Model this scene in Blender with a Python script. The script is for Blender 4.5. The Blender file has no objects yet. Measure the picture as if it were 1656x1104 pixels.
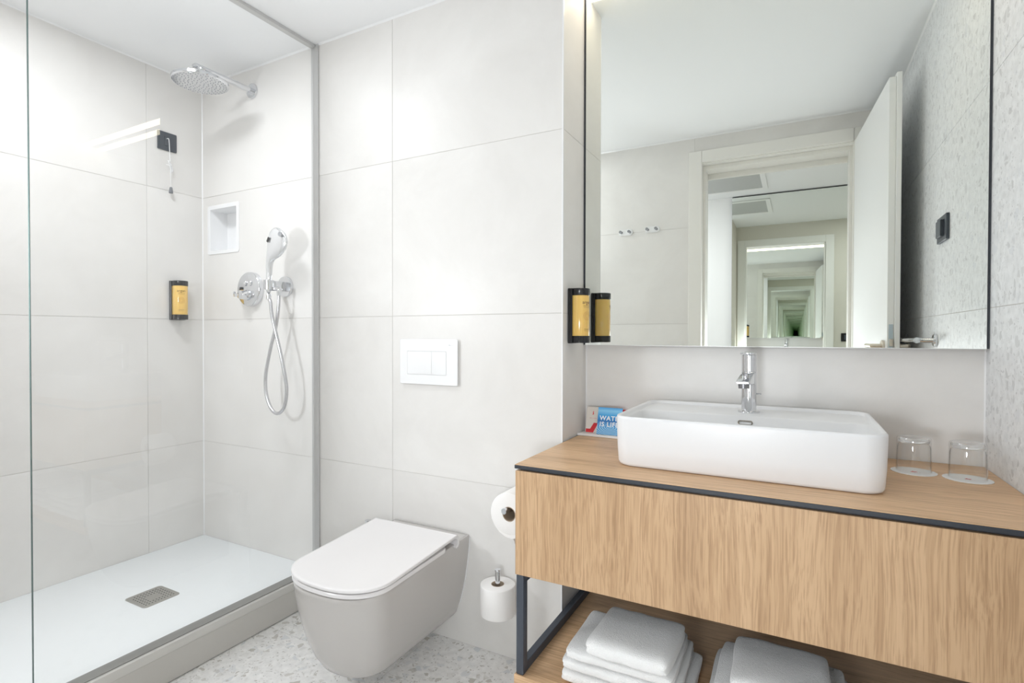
import bpy, bmesh, math, random
from mathutils import Vector, Matrix, noise
random.seed(7)
PI = math.pi
S = bpy.context.scene
C = S.collection

# ------------------------------------------------------------------ camera
H = 1.118
cam_d = bpy.data.cameras.new('camera'); cam = bpy.data.objects.new('camera', cam_d); C.objects.link(cam)
F_PX, YAW, PIT, ROL = 863.735, 0.489466, 0.0118021, 0.0016517
cam_d.sensor_width = 36.0; cam_d.lens = F_PX / 1656 * 36.0
cam_d.clip_start = 0.02; cam_d.clip_end = 60
cy_, sy_, cp_, sp_ = math.cos(YAW), math.sin(YAW), math.cos(PIT), math.sin(PIT)
fw = Vector((-sy_*cp_, cy_*cp_, -sp_)); rt = Vector((cy_, sy_, 0)); up = rt.cross(fw)
r2 = rt*math.cos(ROL) + up*math.sin(ROL); u2 = -rt*math.sin(ROL) + up*math.cos(ROL)
cam.matrix_world = Matrix(((r2.x, u2.x, -fw.x, 0), (r2.y, u2.y, -fw.y, 0), (r2.z, u2.z, -fw.z, H), (0, 0, 0, 1)))
S.camera = cam

# ------------------------------------------------------------------ exposure, world, bounces
S.view_settings.view_transform = 'Standard'
S.view_settings.look = 'None'
S.view_settings.gamma = 1.0
S.view_settings.use_curve_mapping = False
S.view_settings.exposure = 0.03
S.cycles.max_bounces = 40; S.cycles.diffuse_bounces = 8; S.cycles.glossy_bounces = 36
S.cycles.transmission_bounces = 12; S.cycles.transparent_max_bounces = 16
S.cycles.caustics_reflective = True; S.cycles.caustics_refractive = True
S.cycles.sample_clamp_indirect = 6.0
w = bpy.data.worlds.new('world'); S.world = w; w.use_nodes = True
w.node_tree.nodes['Background'].inputs[0].default_value = (0.9, 0.95, 1, 1)
w.node_tree.nodes['Background'].inputs[1].default_value = 0.3

# room dimensions (metres)
D = 1.619; XB = -0.675; MW = 1.841; XR = 0.444; XL = -2.598; CE = 2.345
MM = 1.808; YO = 0.145; ZT = 0.1235; XGL = -1.826; HM = -1.49

# light powers: added, unseen ceiling downlights (x, y, watts, radius)
DOWN = [(-1.95, 0.86, 9.0, 0.14), (-1.28, 0.50, 0.6, 0.075)]
HALL = [(-1.2, -0.55, 15.0, 0.07), (0.75, -0.75, 10.0, 0.07)]
LED_STRENGTH = 10.0
lights = []
def area_lamp(name, loc, watts, size, color, direction=(0, 0, -1), spread=PI):
    d = bpy.data.lights.new(name, 'AREA'); d.shape = 'DISK'; d.size = size; d.energy = watts; d.color = color
    d.spread = spread
    o = bpy.data.objects.new(name, d); C.objects.link(o); o.location = loc
    o.rotation_euler = Vector(direction).to_track_quat('-Z', 'Y').to_euler()
    return o

# the photographer's flash standing left of the doorway: most of it bounced off the ceiling, the rest direct
area_lamp('flash_bounce', (-1.55, 0.42, 1.45), 2.15, 0.30, (.93, .965, 1.0), (0.12, 0.12, 1), math.radians(150))
area_lamp('flash_direct', (-1.90, 0.30, 1.35), 6.0, 0.22, (.93, .965, 1.0), (0.56, 0.78, -0.22), math.radians(170))
area_lamp('fill_low', (-0.26, -0.16, 0.87), 8.6, 0.30, (.92, .96, 1.0), (.0, .95, -.02), PI)  # added fill lamp low in the doorway, no fixture behind it

# ------------------------------------------------------------------ materials
def nm(name):
    m = bpy.data.materials.new(name); m.use_nodes = True
    nt = m.node_tree; b = nt.nodes['Principled BSDF']
    return m, nt, b
def simple(name, col, rough=0.5, metal=0.0, spec=0.5, coat=0.0, bump=None, emis=None):
    m, nt, b = nm(name)
    b.inputs['Base Color'].default_value = (*col, 1); b.inputs['Roughness'].default_value = rough
    b.inputs['Metallic'].default_value = metal; b.inputs['Specular IOR Level'].default_value = spec
    b.inputs['Coat Weight'].default_value = coat; b.inputs['Coat Roughness'].default_value = 0.03
    if bump:
        sc, st, dist = bump
        tc = nt.nodes.new('ShaderNodeTexCoord'); n = nt.nodes.new('ShaderNodeTexNoise'); bp = nt.nodes.new('ShaderNodeBump')
        n.inputs['Scale'].default_value = sc; n.inputs['Detail'].default_value = 3
        bp.inputs['Strength'].default_value = st; bp.inputs['Distance'].default_value = dist
        nt.links.new(tc.outputs['Object'], n.inputs['Vector']); nt.links.new(n.outputs[0], bp.inputs['Height'])
        nt.links.new(bp.outputs[0], b.inputs['Normal'])
    if emis:
        b.inputs['Emission Color'].default_value = (*emis[0], 1); b.inputs['Emission Strength'].default_value = emis[1]
    return m
def ramp(nt, stops):
    r = nt.nodes.new('ShaderNodeValToRGB'); e = r.color_ramp.elements
    while len(e) < len(stops): e.new(0.5)
    for i, (p, c) in enumerate(stops): e[i].position = p; e[i].color = (*c, 1)
    return r
def tile_mat(name, lo, hi, rough=0.42):
    m, nt, b = nm(name); L = nt.links.new
    tc = nt.nodes.new('ShaderNodeTexCoord'); oi = nt.nodes.new('ShaderNodeObjectInfo')
    ad = nt.nodes.new('ShaderNodeVectorMath'); ad.operation = 'ADD'
    mu = nt.nodes.new('ShaderNodeMath'); mu.operation = 'MULTIPLY'; mu.inputs[1].default_value = 17.0
    L(oi.outputs['Random'], mu.inputs[0]); L(tc.outputs['Object'], ad.inputs[0]); L(mu.outputs[0], ad.inputs[1])
    n1 = nt.nodes.new('ShaderNodeTexNoise'); n1.inputs['Scale'].default_value = 2.6; n1.inputs['Detail'].default_value = 9; n1.inputs['Roughness'].default_value = 0.62
    n1.inputs['Distortion'].default_value = 0.4
    L(ad.outputs[0], n1.inputs['Vector'])
    r = ramp(nt, [(0.32, lo), (0.68, hi)]); L(n1.outputs[0], r.inputs[0]); L(r.outputs[0], b.inputs['Base Color'])
    n2 = nt.nodes.new('ShaderNodeTexNoise'); n2.inputs['Scale'].default_value = 140; n2.inputs['Detail'].default_value = 4; L(tc.outputs['Object'], n2.inputs['Vector'])
    bp = nt.nodes.new('ShaderNodeBump'); bp.inputs['Strength'].default_value = 0.12; bp.inputs['Distance'].default_value = 0.001
    L(n2.outputs[0], bp.inputs['Height']); L(bp.outputs[0], b.inputs['Normal'])
    b.inputs['Roughness'].default_value = rough
    return m
def terrazzo(name, base, sc=1.0, stretch=(1, 1, 1), rough=0.4, chips=None):
    m, nt, b = nm(name); L = nt.links.new
    tc = nt.nodes.new('ShaderNodeTexCoord'); mp = nt.nodes.new('ShaderNodeMapping'); mp.inputs['Scale'].default_value = stretch
    L(tc.outputs['Object'], mp.inputs[0])
    nz = nt.nodes.new('ShaderNodeTexNoise'); nz.inputs['Scale'].default_value = 22*sc; nz.inputs['Detail'].default_value = 2
    L(mp.outputs[0], nz.inputs['Vector'])
    mixv = nt.nodes.new('ShaderNodeVectorMath'); mixv.operation = 'MULTIPLY_ADD'
    mixv.inputs[1].default_value = (0.03/sc,)*3
    L(nz.outputs['Color'], mixv.inputs[0]); L(mp.outputs[0], mixv.inputs[2])
    n0 = nt.nodes.new('ShaderNodeTexNoise'); n0.inputs['Scale'].default_value = 45; n0.inputs['Detail'].default_value = 5; L(mp.outputs[0], n0.inputs['Vector'])
    r0 = ramp(nt, [(0.3, tuple(c*0.90 for c in base)), (0.7, tuple(min(1, c*1.06) for c in base))]); L(n0.outputs[0], r0.inputs[0])
    cur = r0.outputs[0]
    for scale, keep, edge, col in (chips or [(26, 0.70, 0.13, (0.53, 0.55, 0.57)), (38, 0.80, 0.12, (0.40, 0.385, 0.35)), (80, 0.80, 0.14, (0.42, 0.40, 0.37)), (150, 0.82, 0.15, (0.28, 0.27, 0.26))]):
        v = nt.nodes.new('ShaderNodeTexVoronoi'); v.feature = 'F1'; v.inputs['Scale'].default_value = scale*sc
        e = nt.nodes.new('ShaderNodeTexVoronoi'); e.feature = 'DISTANCE_TO_EDGE'; e.inputs['Scale'].default_value = scale*sc
        L(mixv.outputs[0], v.inputs['Vector']); L(mixv.outputs[0], e.inputs['Vector'])
        s = nt.nodes.new('ShaderNodeSeparateColor'); L(v.outputs['Color'], s.inputs[0])
        g = nt.nodes.new('ShaderNodeMath'); g.operation = 'GREATER_THAN'; g.inputs[1].default_value = keep; L(s.outputs[0], g.inputs[0])
        g2 = nt.nodes.new('ShaderNodeMapRange'); g2.inputs[1].default_value = edge; g2.inputs[2].default_value = edge+0.03; L(e.outputs['Distance'], g2.inputs[0])
        mm = nt.nodes.new('ShaderNodeMath'); mm.operation = 'MULTIPLY'; L(g.outputs[0], mm.inputs[0]); L(g2.outputs[0], mm.inputs[1])
        m2 = nt.nodes.new('ShaderNodeMath'); m2.operation = 'MULTIPLY'; L(mm.outputs[0], m2.inputs[0]); L(s.outputs[1], m2.inputs[1])
        mx = nt.nodes.new('ShaderNodeMix'); mx.data_type = 'RGBA'; L(m2.outputs[0], mx.inputs[0]); L(cur, mx.inputs[6]); mx.inputs[7].default_value = (*col, 1)
        cur = mx.outputs[2]
    L(cur, b.inputs['Base Color']); b.inputs['Roughness'].default_value = rough
    return m
def wood(name, axis, tint=1.0):
    m, nt, b = nm(name); L = nt.links.new
    tc = nt.nodes.new('ShaderNodeTexCoord')
    wm_ = nt.nodes.new('ShaderNodeMapping'); ws = [6.0]*3; ws[axis] = 2.2; wm_.inputs['Scale'].default_value = ws; L(tc.outputs['Object'], wm_.inputs[0])
    wn_ = nt.nodes.new('ShaderNodeTexNoise'); wn_.inputs['Scale'].default_value = 1; wn_.inputs['Detail'].default_value = 2; L(wm_.outputs[0], wn_.inputs['Vector'])
    wa = nt.nodes.new('ShaderNodeVectorMath'); wa.operation = 'MULTIPLY_ADD'; wa.inputs[1].default_value = (.045, .045, .045); L(wn_.outputs['Color'], wa.inputs[0]); L(tc.outputs['Object'], wa.inputs[2])
    def coord(across, along):
        mp = nt.nodes.new('ShaderNodeMapping'); s = [across]*3; s[axis] = along; mp.inputs['Scale'].default_value = s
        L(wa.outputs[0], mp.inputs[0]); return mp.outputs[0]
    def nz(across, along, det, dist=0.0, rg=0.5):
        n = nt.nodes.new('ShaderNodeTexNoise'); n.inputs['Scale'].default_value = 1; n.inputs['Detail'].default_value = det
        n.inputs['Distortion'].default_value = dist; n.inputs['Roughness'].default_value = rg
        L(coord(across, along), n.inputs['Vector']); return n.outputs[0]
    band = nz(8, 0.5, 3, 0.2); fine = nz(330, 9, 4); mid = nz(115, 1.6, 4, 0.3)
    def c(r, g, bl): return (r*tint, g*tint, bl*tint)
    r1 = ramp(nt, [(0.30, c(.435, .280, .160)), (0.45, c(.495, .325, .188)), (0.6, c(.535, .358, .212)), (0.72, c(.475, .312, .180))]); L(band, r1.inputs[0])
    r2 = ramp(nt, [(0.38, (.74, .69, .64)), (0.50, (1, 1, 1))]); L(mid, r2.inputs[0])
    r3 = ramp(nt, [(0.38, (.74, .70, .66)), (0.52, (1, 1, 1))]); L(fine, r3.inputs[0])
    a = nt.nodes.new('ShaderNodeMix'); a.data_type = 'RGBA'; a.blend_type = 'MULTIPLY'; a.inputs[0].default_value = 0.55
    L(r1.outputs[0], a.inputs[6]); L(r2.outputs[0], a.inputs[7])
    a2 = nt.nodes.new('ShaderNodeMix'); a2.data_type = 'RGBA'; a2.blend_type = 'MULTIPLY'; a2.inputs[0].default_value = 0.75
    L(a.outputs[2], a2.inputs[6]); L(r3.outputs[0], a2.inputs[7]); L(a2.outputs[2], b.inputs['Base Color'])
    bp = nt.nodes.new('ShaderNodeBump'); bp.inputs['Strength'].default_value = 0.35; bp.inputs['Distance'].default_value = 0.0006
    L(fine, bp.inputs['Height']); L(bp.outputs[0], b.inputs['Normal'])
    b.inputs['Roughness'].default_value = 0.42
    return m
def thin_glass(name, tint=(0.996, 0.999, 0.998), fac=1.7):
    m, nt, b = nm(name); nt.nodes.remove(b); L = nt.links.new; out = nt.nodes['Material Output']
    t = nt.nodes.new('ShaderNodeBsdfTransparent'); t.inputs[0].default_value = (*tint, 1)
    t2 = nt.nodes.new('ShaderNodeBsdfTransparent')
    g = nt.nodes.new('ShaderNodeBsdfGlossy'); g.inputs['Roughness'].default_value = 0.0
    f = nt.nodes.new('ShaderNodeFresnel'); f.inputs[0].default_value = 1.5
    k = nt.nodes.new('ShaderNodeMath'); k.operation = 'MULTIPLY'; k.inputs[1].default_value = fac; k.use_clamp = True; L(f.outputs[0], k.inputs[0])
    mx = nt.nodes.new('ShaderNodeMixShader'); L(k.outputs[0], mx.inputs[0]); L(t.outputs[0], mx.inputs[1]); L(g.outputs[0], mx.inputs[2])
    ge = nt.nodes.new('ShaderNodeNewGeometry'); mx2 = nt.nodes.new('ShaderNodeMixShader')
    L(ge.outputs['Backfacing'], mx2.inputs[0]); L(mx.outputs[0], mx2.inputs[1]); L(t2.outputs[0], mx2.inputs[2]); L(mx2.outputs[0], out.inputs[0])
    return m

M_TILE = tile_mat('wall_tile', (.715, .700, .680), (.790, .778, .760))
M_GROUT = simple('grout', (.60, .585, .56), .8)
M_CEIL = simple('ceiling_paint', (.86, .87, .88), .7)
M_WHITEP = simple('white_paint', (.86, .86, .86), .55)
M_BEIGEP = simple('beige_wallpaper', (.66, .63, .56), .6, bump=(240, .1, .001))
M_FLOOR = terrazzo('terrazzo_floor', (.84, .835, .825), 1.0, chips=[(30, .70, .13, (.66, .68, .70)), (40, .84, .12, (.50, .48, .44)), (80, .80, .14, (.55, .53, .50)), (150, .84, .15, (.40, .39, .37))])
M_TERR = terrazzo('terrazzo_wall', (.77, .785, .80), 1.0, rough=.45, chips=[(26, .70, .13, (.69, .71, .74)), (45, .76, .12, (.58, .59, .60)), (85, .80, .14, (.58, .59, .60)), (150, .86, .15, (.50, .51, .52))])
M_WOODV = wood('oak_vertical', 2, 1.13); M_WOODH = wood('oak_horizontal', 0, 1.34)
M_CER = simple('white_ceramic', (.79, .80, .82), .32)
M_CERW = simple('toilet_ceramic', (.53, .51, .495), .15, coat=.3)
M_SEAT = simple('seat_plastic', (.78, .765, .77), .25)
M_TRAY = simple('shower_resin', (.84, .87, .885), .45, bump=(60, .15, .001))
M_CHROME = simple('chrome', (.74, .75, .775), .06, 1.0)
M_SATIN = simple('satin_aluminium', (.66, .66, .65), .42, .7)
M_STEEL = simple('brushed_steel', (.50, .49, .46), .38, .85)
M_BLACK = simple('black_metal', (.035, .040, .050), .45)
M_ANTH = simple('anthracite_metal', (.055, .065, .085), .5)
M_DARK = simple('dark_void', (.01, .01, .01), .8)
M_BLKPL = simple('black_gloss_plastic', (.012, .012, .014), .22)
M_GREYPL = simple('graphite_plastic', (.045, .055, .07), .4)
M_WPL = simple('white_plastic', (.84, .845, .855), .25)
M_PAPER = simple('tissue_paper', (.90, .89, .88), .95, bump=(300, .35, .0008))
M_CARD = simple('cardboard_core', (.42, .34, .26), .9)
M_MIRROR = simple('mirror_silver', (.90, .925, .895), 0.0, 1.0)
M_GLASS = thin_glass('shower_glass')
M_DOOR = simple('white_lacquer', (.83, .84, .84), .35)
M_CASING = simple('ivory_lacquer', (.80, .79, .755), .38)
M_SKIRT = simple('tray_skirt_tile', (.60, .585, .555), .4, bump=(120, .1, .001))
M_TEXT = simple('print_brown', (.16, .07, .02), .6)
M_PRINTR = simple('print_red', (.62, .02, .03), .5)
M_PRINTW = simple('print_white', (.92, .93, .95), .5)
M_NICKEL = simple('warm_nickel', (.66, .60, .52), .3, .9)

# towel
def terry():
    m, nt, b = nm('terry_cloth'); L = nt.links.new
    b.inputs['Base Color'].default_value = (.94, .94, .94, 1); b.inputs['Roughness'].default_value = 1
    b.inputs['Sheen Weight'].default_value = .3
    tc = nt.nodes.new('ShaderNodeTexCoord'); v = nt.nodes.new('ShaderNodeTexVoronoi'); v.inputs['Scale'].default_value = 520
    n = nt.nodes.new('ShaderNodeTexNoise'); n.inputs['Scale'].default_value = 130; n.inputs['Detail'].default_value = 4
    L(tc.outputs['Object'], v.inputs['Vector']); L(tc.outputs['Object'], n.inputs['Vector'])
    a = nt.nodes.new('ShaderNodeMath'); a.operation = 'ADD'; L(v.outputs['Distance'], a.inputs[0]); L(n.outputs[0], a.inputs[1])
    bp = nt.nodes.new('ShaderNodeBump'); bp.inputs['Strength'].default_value = .7; bp.inputs['Distance'].default_value = .0022
    L(a.outputs[0], bp.inputs['Height']); L(bp.outputs[0], b.inputs['Normal']); return m
M_TERRY = terry()
def gel():
    m, nt, b = nm('amber_gel')
    b.inputs['Base Color'].default_value = (.84, .56, .16, 1); b.inputs['Roughness'].default_value = .16
    b.inputs['Subsurface Weight'].default_value = .25; b.inputs['Subsurface Radius'].default_value = (.02, .012, .004); b.inputs['Coat Weight'].default_value = .4
    return m
M_GEL = gel()
M_TUMB = thin_glass('tumbler_glass', (.985, .99, .988), 2.0)
def slug():
    m, nt, b = nm('solid_glass'); b.inputs['Transmission Weight'].default_value = 1; b.inputs['Roughness'].default_value = 0; b.inputs['IOR'].default_value = 1.48; return m
M_SLUG = slug()
def water_print():
    m, nt, b = nm('water_photo_print'); L = nt.links.new
    tc = nt.nodes.new('ShaderNodeTexCoord'); sp = nt.nodes.new('ShaderNodeSeparateXYZ'); L(tc.outputs['Generated'], sp.inputs[0])
    r = ramp(nt, [(0, (.02, .20, .50)), (.3, (.03, .28, .66)), (.5, (.02, .17, .50)), (.72, (.06, .38, .78)), (.88, (.25, .60, .90)), (1, (.05, .36, .80))]); L(sp.outputs[2], r.inputs[0])
    wv = nt.nodes.new('ShaderNodeTexWave'); wv.wave_type = 'RINGS'; wv.rings_direction = 'Y'; wv.inputs['Scale'].default_value = 3.2; wv.inputs['Distortion'].default_value = 2
    mp = nt.nodes.new('ShaderNodeMapping'); mp.inputs['Location'].default_value = (-.55, 0, -.65); mp.inputs['Scale'].default_value = (1, 1, 2.2)
    L(tc.outputs['Generated'], mp.inputs[0]); L(mp.outputs[0], wv.inputs['Vector'])
    lo = nt.nodes.new('ShaderNodeMapRange'); lo.inputs[1].default_value = .5; lo.inputs[2].default_value = .25; L(sp.outputs[2], lo.inputs[0])
    k = nt.nodes.new('ShaderNodeMath'); k.operation = 'MULTIPLY'; L(wv.outputs[0], k.inputs[0]); L(lo.outputs[0], k.inputs[1])
    k2 = nt.nodes.new('ShaderNodeMath'); k2.operation = 'MULTIPLY'; k2.inputs[1].default_value = .85; L(k.outputs[0], k2.inputs[0])
    mx = nt.nodes.new('ShaderNodeMix'); mx.data_type = 'RGBA'; L(k2.outputs[0], mx.inputs[0]); L(r.outputs[0], mx.inputs[6]); mx.inputs[7].default_value = (.45, .75, .95, 1)
    L(mx.outputs[2], b.inputs['Base Color']); b.inputs['Roughness'].default_value = .3; return m
M_WATER = water_print()
def perf():
    m, nt, b = nm('perforated_grille'); L = nt.links.new
    tc = nt.nodes.new('ShaderNodeTexCoord'); mp = nt.nodes.new('ShaderNodeMapping'); mp.inputs['Rotation'].default_value = (0, 0, PI/4); mp.inputs['Scale'].default_value = (95, 95, 95)
    L(tc.outputs['Object'], mp.inputs[0]); v = nt.nodes.new('ShaderNodeTexVoronoi'); v.inputs['Randomness'].default_value = 0; v.inputs['Scale'].default_value = 1
    L(mp.outputs[0], v.inputs['Vector']); r = ramp(nt, [(.30, (.07, .07, .07)), (.45, (.50, .51, .50))]); L(v.outputs['Distance'], r.inputs[0]); L(r.outputs[0], b.inputs['Base Color'])
    return m
M_PERF = perf()

# ------------------------------------------------------------------ mesh helpers
ORG = {}
class MB:
    def __init__(s): s.bm = bmesh.new()
    def box(s, x0, x1, y0, y1, z0, z1, bev=0.0, seg=1, mtx=None):
        b = bmesh.new()
        r = bmesh.ops.create_cube(b, size=1.0)
        for v in b.verts: v.co = Vector((x0+(v.co.x+.5)*(x1-x0), y0+(v.co.y+.5)*(y1-y0), z0+(v.co.z+.5)*(z1-z0)))
        if bev > 0: bmesh.ops.bevel(b, geom=list(b.edges), offset=bev, segments=seg, profile=.5, affect='EDGES')
        if mtx: b.transform(mtx)
        s.join(b); return s
    def join(s, b):
        me = bpy.data.meshes.new('t'); b.to_mesh(me); b.free(); s.bm.from_mesh(me); bpy.data.meshes.remove(me)
    def loft(s, loops, cap0=True, cap1=True, closed=False):
        vs = [[s.bm.verts.new(p) for p in lp] for lp in loops]; n = len(loops[0])
        rng = range(len(vs)-1 + (1 if closed else 0))
        for i in rng:
            a, b = vs[i], vs[(i+1) % len(vs)]
            for j in range(n):
                k = (j+1) % n
                try: s.bm.faces.new((a[j], a[k], b[k], b[j]))
                except ValueError: pass
        if not closed:
            if cap0: s.bm.faces.new(vs[0][::-1])
            if cap1: s.bm.faces.new(vs[-1])
        return s
    def cyl(s, p0, p1, r0, r1=None, n=32, bev=0.0, cap=True):
        r1 = r0 if r1 is None else r1
        p0 = Vector(p0); p1 = Vector(p1); d = (p1-p0); L = d.length; q = d.to_track_quat('Z', 'Y')
        prof = [(0, r0), (L, r1)]
        if bev > 0: prof = [(0, r0-bev), (bev*.3, r0-bev*.3), (bev, r0), (L-bev, r1), (L-bev*.3, r1-bev*.3), (L, r1-bev)]
        loops = [[p0 + q @ Vector((r*math.cos(2*PI*k/n), r*math.sin(2*PI*k/n), h)) for k in range(n)] for h, r in prof]
        return s.loft(loops, cap, cap)
    def lathe(s, c, prof, n=48, axis=(0, 0, 1), closed=False):
        c = Vector(c); q = Vector(axis).to_track_quat('Z', 'Y')
        loops = [[c + q @ Vector((max(r, 1e-5)*math.cos(2*PI*k/n), max(r, 1e-5)*math.sin(2*PI*k/n), h)) for k in range(n)] for r, h in prof]
        return s.loft(loops, True, True, closed)
    def tube(s, pts, r, n=12, sub=1, ends=True):
        P = [Vector(p) for p in pts]
        if sub > 1:
            Q = []
            for i in range(len(P)-1):
                p0 = P[max(i-1, 0)]; p1 = P[i]; p2 = P[i+1]; p3 = P[min(i+2, len(P)-1)]
                for k in range(sub):
                    t = k/sub
                    Q.append(.5*((2*p1)+(p2-p0)*t+(2*p0-5*p1+4*p2-p3)*t*t+(3*p1-p0-3*p2+p3)*t**3))
            Q.append(P[-1]); P = Q
        rad = r if callable(r) else (lambda t: r)
        loops = []; ref = None
        for i, p in enumerate(P):
            d = (P[min(i+1, len(P)-1)]-P[max(i-1, 0)]).normalized()
            if ref is None: ref = d.orthogonal().normalized()
            ref = (ref - d*ref.dot(d)).normalized(); b = d.cross(ref); rr = rad(i/(len(P)-1))
            loops.append([p + (ref*math.cos(2*PI*k/n) + b*math.sin(2*PI*k/n))*rr for k in range(n)])
        return s.loft(loops, ends, ends)
    def prism(s, poly, h, mtx=None):
        """poly in xy, extruded z 0..h, then transformed"""
        b = bmesh.new(); a = [b.verts.new((x, y, 0)) for x, y in poly]; f = b.faces.new(a)
        r = bmesh.ops.extrude_face_region(b, geom=[f])
        for v in [e for e in r['geom'] if isinstance(e, bmesh.types.BMVert)]: v.co.z += h
        if mtx: b.transform(mtx)
        s.join(b); return s
    def build(s, name, mat, parent=None, origin=None, angle=35, smooth=True):
        bm = s.bm; bmesh.ops.recalc_face_normals(bm, faces=bm.faces)
        org = Vector(origin) if origin is not None else (ORG[parent.name] if parent else None)
        if org is None:
            xs = [v.co for v in bm.verts]
            mn = Vector((min(v.x for v in xs), min(v.y for v in xs), min(v.z for v in xs))); mx = Vector((max(v.x for v in xs), max(v.y for v in xs), max(v.z for v in xs)))
            org = Vector(((mn.x+mx.x)/2, (mn.y+mx.y)/2, mn.z))
        for v in bm.verts: v.co -= org
        me = bpy.data.meshes.new(name); bm.to_mesh(me); bm.free()
        if smooth and len(me.polygons):
            me.polygons.foreach_set('use_smooth', [True]*len(me.polygons)); me.set_sharp_from_angle(angle=math.radians(angle))
        me.materials.append(mat)
        o = bpy.data.objects.new(name, me); C.objects.link(o)
        if parent: o.parent = parent; o.location = org - ORG[parent.name]
        else: o.location = org
        ORG[o.name] = org
        return o
def thing(name, loc, label, cat, group=None, kind=None):
    o = bpy.data.objects.new(name, None); C.objects.link(o); o.location = loc; ORG[o.name] = Vector(loc)
    o.empty_display_size = .05
    if kind: o['kind'] = kind
    return tag(o, label, cat, group)
def tag(o, label, cat, group=None):
    if label: o['label'] = label
    if cat: o['category'] = cat
    if group: o['group'] = group
    return o
def struct(o, label=None, cat=None):
    o['kind'] = 'structure'
    if label: o['label'] = label
    o['category'] = cat or o.name.split('_')[0]
    if not label: o['label'] = o.name.replace('_', ' ')
    return o
def rrect(x0, x1, y0, y1, r, n=8, z=0.0, xyz=None):
    pts = []
    for cx, cy, a0 in ((x1-r, y1-r, 0), (x0+r, y1-r, 90), (x0+r, y0+r, 180), (x1-r, y0+r, 270)):
        for k in range(n+1):
            a = math.radians(a0 + 90*k/n); pts.append((cx+r*math.cos(a), cy+r*math.sin(a)))
    if xyz: return [xyz(a, b) for a, b in pts]
    return [Vector((a, b, z)) for a, b in pts]
def text_mesh(txt, size, mtx, ext=0.0002, align='LEFT', font_space=1.0, offset=0.0):
    cu = bpy.data.curves.new('t', 'FONT'); cu.body = txt; cu.size = size; cu.extrude = ext; cu.align_x = align; cu.space_character = font_space; cu.offset = offset
    cu.resolution_u = 3
    o = bpy.data.objects.new('t', cu); C.objects.link(o)
    me = bpy.data.meshes.new_from_object(o); bpy.data.objects.remove(o); 
    b = MB(); b.bm.from_mesh(me); b.bm.transform(mtx); bpy.data.meshes.remove(me); bpy.data.curves.remove(cu)
    return b
def strokes(w, h, mtx, seed=1, ext=.00008):
    """line of print too small to read in the photograph: a row of tiny irregular strokes"""
    rg = random.Random(seed); m = MB(); x = -w/2
    while x < w/2:
        sw = h*rg.uniform(.12, .22); hh = h*rg.choice((.55, .6, .62, .95))
        if rg.random() > .14:
            m.box(x, x+sw, 0, hh, 0, ext, 0, 1, mtx)
            if rg.random() > .5: m.box(x, x+h*.4, hh*.45, hh*.45+h*.13, 0, ext, 0, 1, mtx)
        x += h*rg.uniform(.34, .5)
    return m
def frame(o, ex, ey, ez):
    return Matrix(((ex[0], ey[0], ez[0], o[0]), (ex[1], ey[1], ez[1], o[1]), (ex[2], ey[2], ez[2], o[2]), (0, 0, 0, 1)))

# ------------------------------------------------------------------ walls made of tiles
GAP = 0.0009; TH = 0.003
def tile_on(wall, axis, plane, inward, a0, a1, z0, z1, mat, hole=None):
    """tile front face lies on plane; inward = +1/-1 direction into the wall along axis"""
    a0 += GAP; a1 -= GAP; z0 += GAP; z1 -= GAP
    m = MB()
    lo, hi = sorted((plane, plane+inward*TH))
    def bb(p0, p1, q0, q1, bev):
        if axis == 'Y': m.box(p0, p1, lo, hi, q0, q1, bev)
        elif axis == 'X': m.box(lo, hi, p0, p1, q0, q1, bev)
        else: m.box(p0, p1, q0, q1, lo, hi, bev)
    if hole:
        h0, h1, g0, g1 = hole
        bb(a0, h0, z0, z1, 0); bb(h1, a1, z0, z1, 0); bb(h0, h1, z0, g0, 0); bb(h0, h1, g1, z1, 0)
    else: bb(a0, a1, z0, z1, .0004)
    return m.build('tile', mat, wall)
ROWS = [(0.0, .592), (.592, 1.191), (1.191, 1.791), (1.791, CE)]
# niche opening
N0, N1, NZ0, NZ1 = -2.535, -2.335, 1.527, 1.726

m = MB()
for a, b_, c, d in ((XL, N0, 0, CE), (N1, XB-.0034, 0, CE), (N0, N1, 0, NZ0), (N0, N1, NZ1, CE)): m.box(a, b_, D+TH*.5, D+.12, c, d)
m.box(XL, XB-.003, D+.12, MW+.1, 0, CE)
wall_back = struct(m.build('wall_back', M_GROUT, origin=(XL, D, 0)), 'pale cement tiled wall behind toilet and shower', 'wall')
for z0, z1 in ROWS:
    tile_on(wall_back, 'Y', D, 1, XL, -1.39, z0, z1, M_TILE, (N0, N1, NZ0, NZ1) if z0 > 1 and z1 < 2 else None)
    tile_on(wall_back, 'Y', D, 1, -1.39, XB, z0, z1, M_TILE)
wl = struct(MB().box(XL-.1, XL-TH*.5, YO-.1, D+.1, 0, CE).build('wall_left', M_GROUT, origin=(XL, YO, 0)), 'pale cement tiled wall on the left of the shower', 'wall')
for z0, z1 in ROWS:
    for y0, y1 in ((YO, .161), (.161, 1.361), (1.361, D)): tile_on(wl, 'X', XL, -1, y0, y1, z0, z1, M_TILE)
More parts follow.
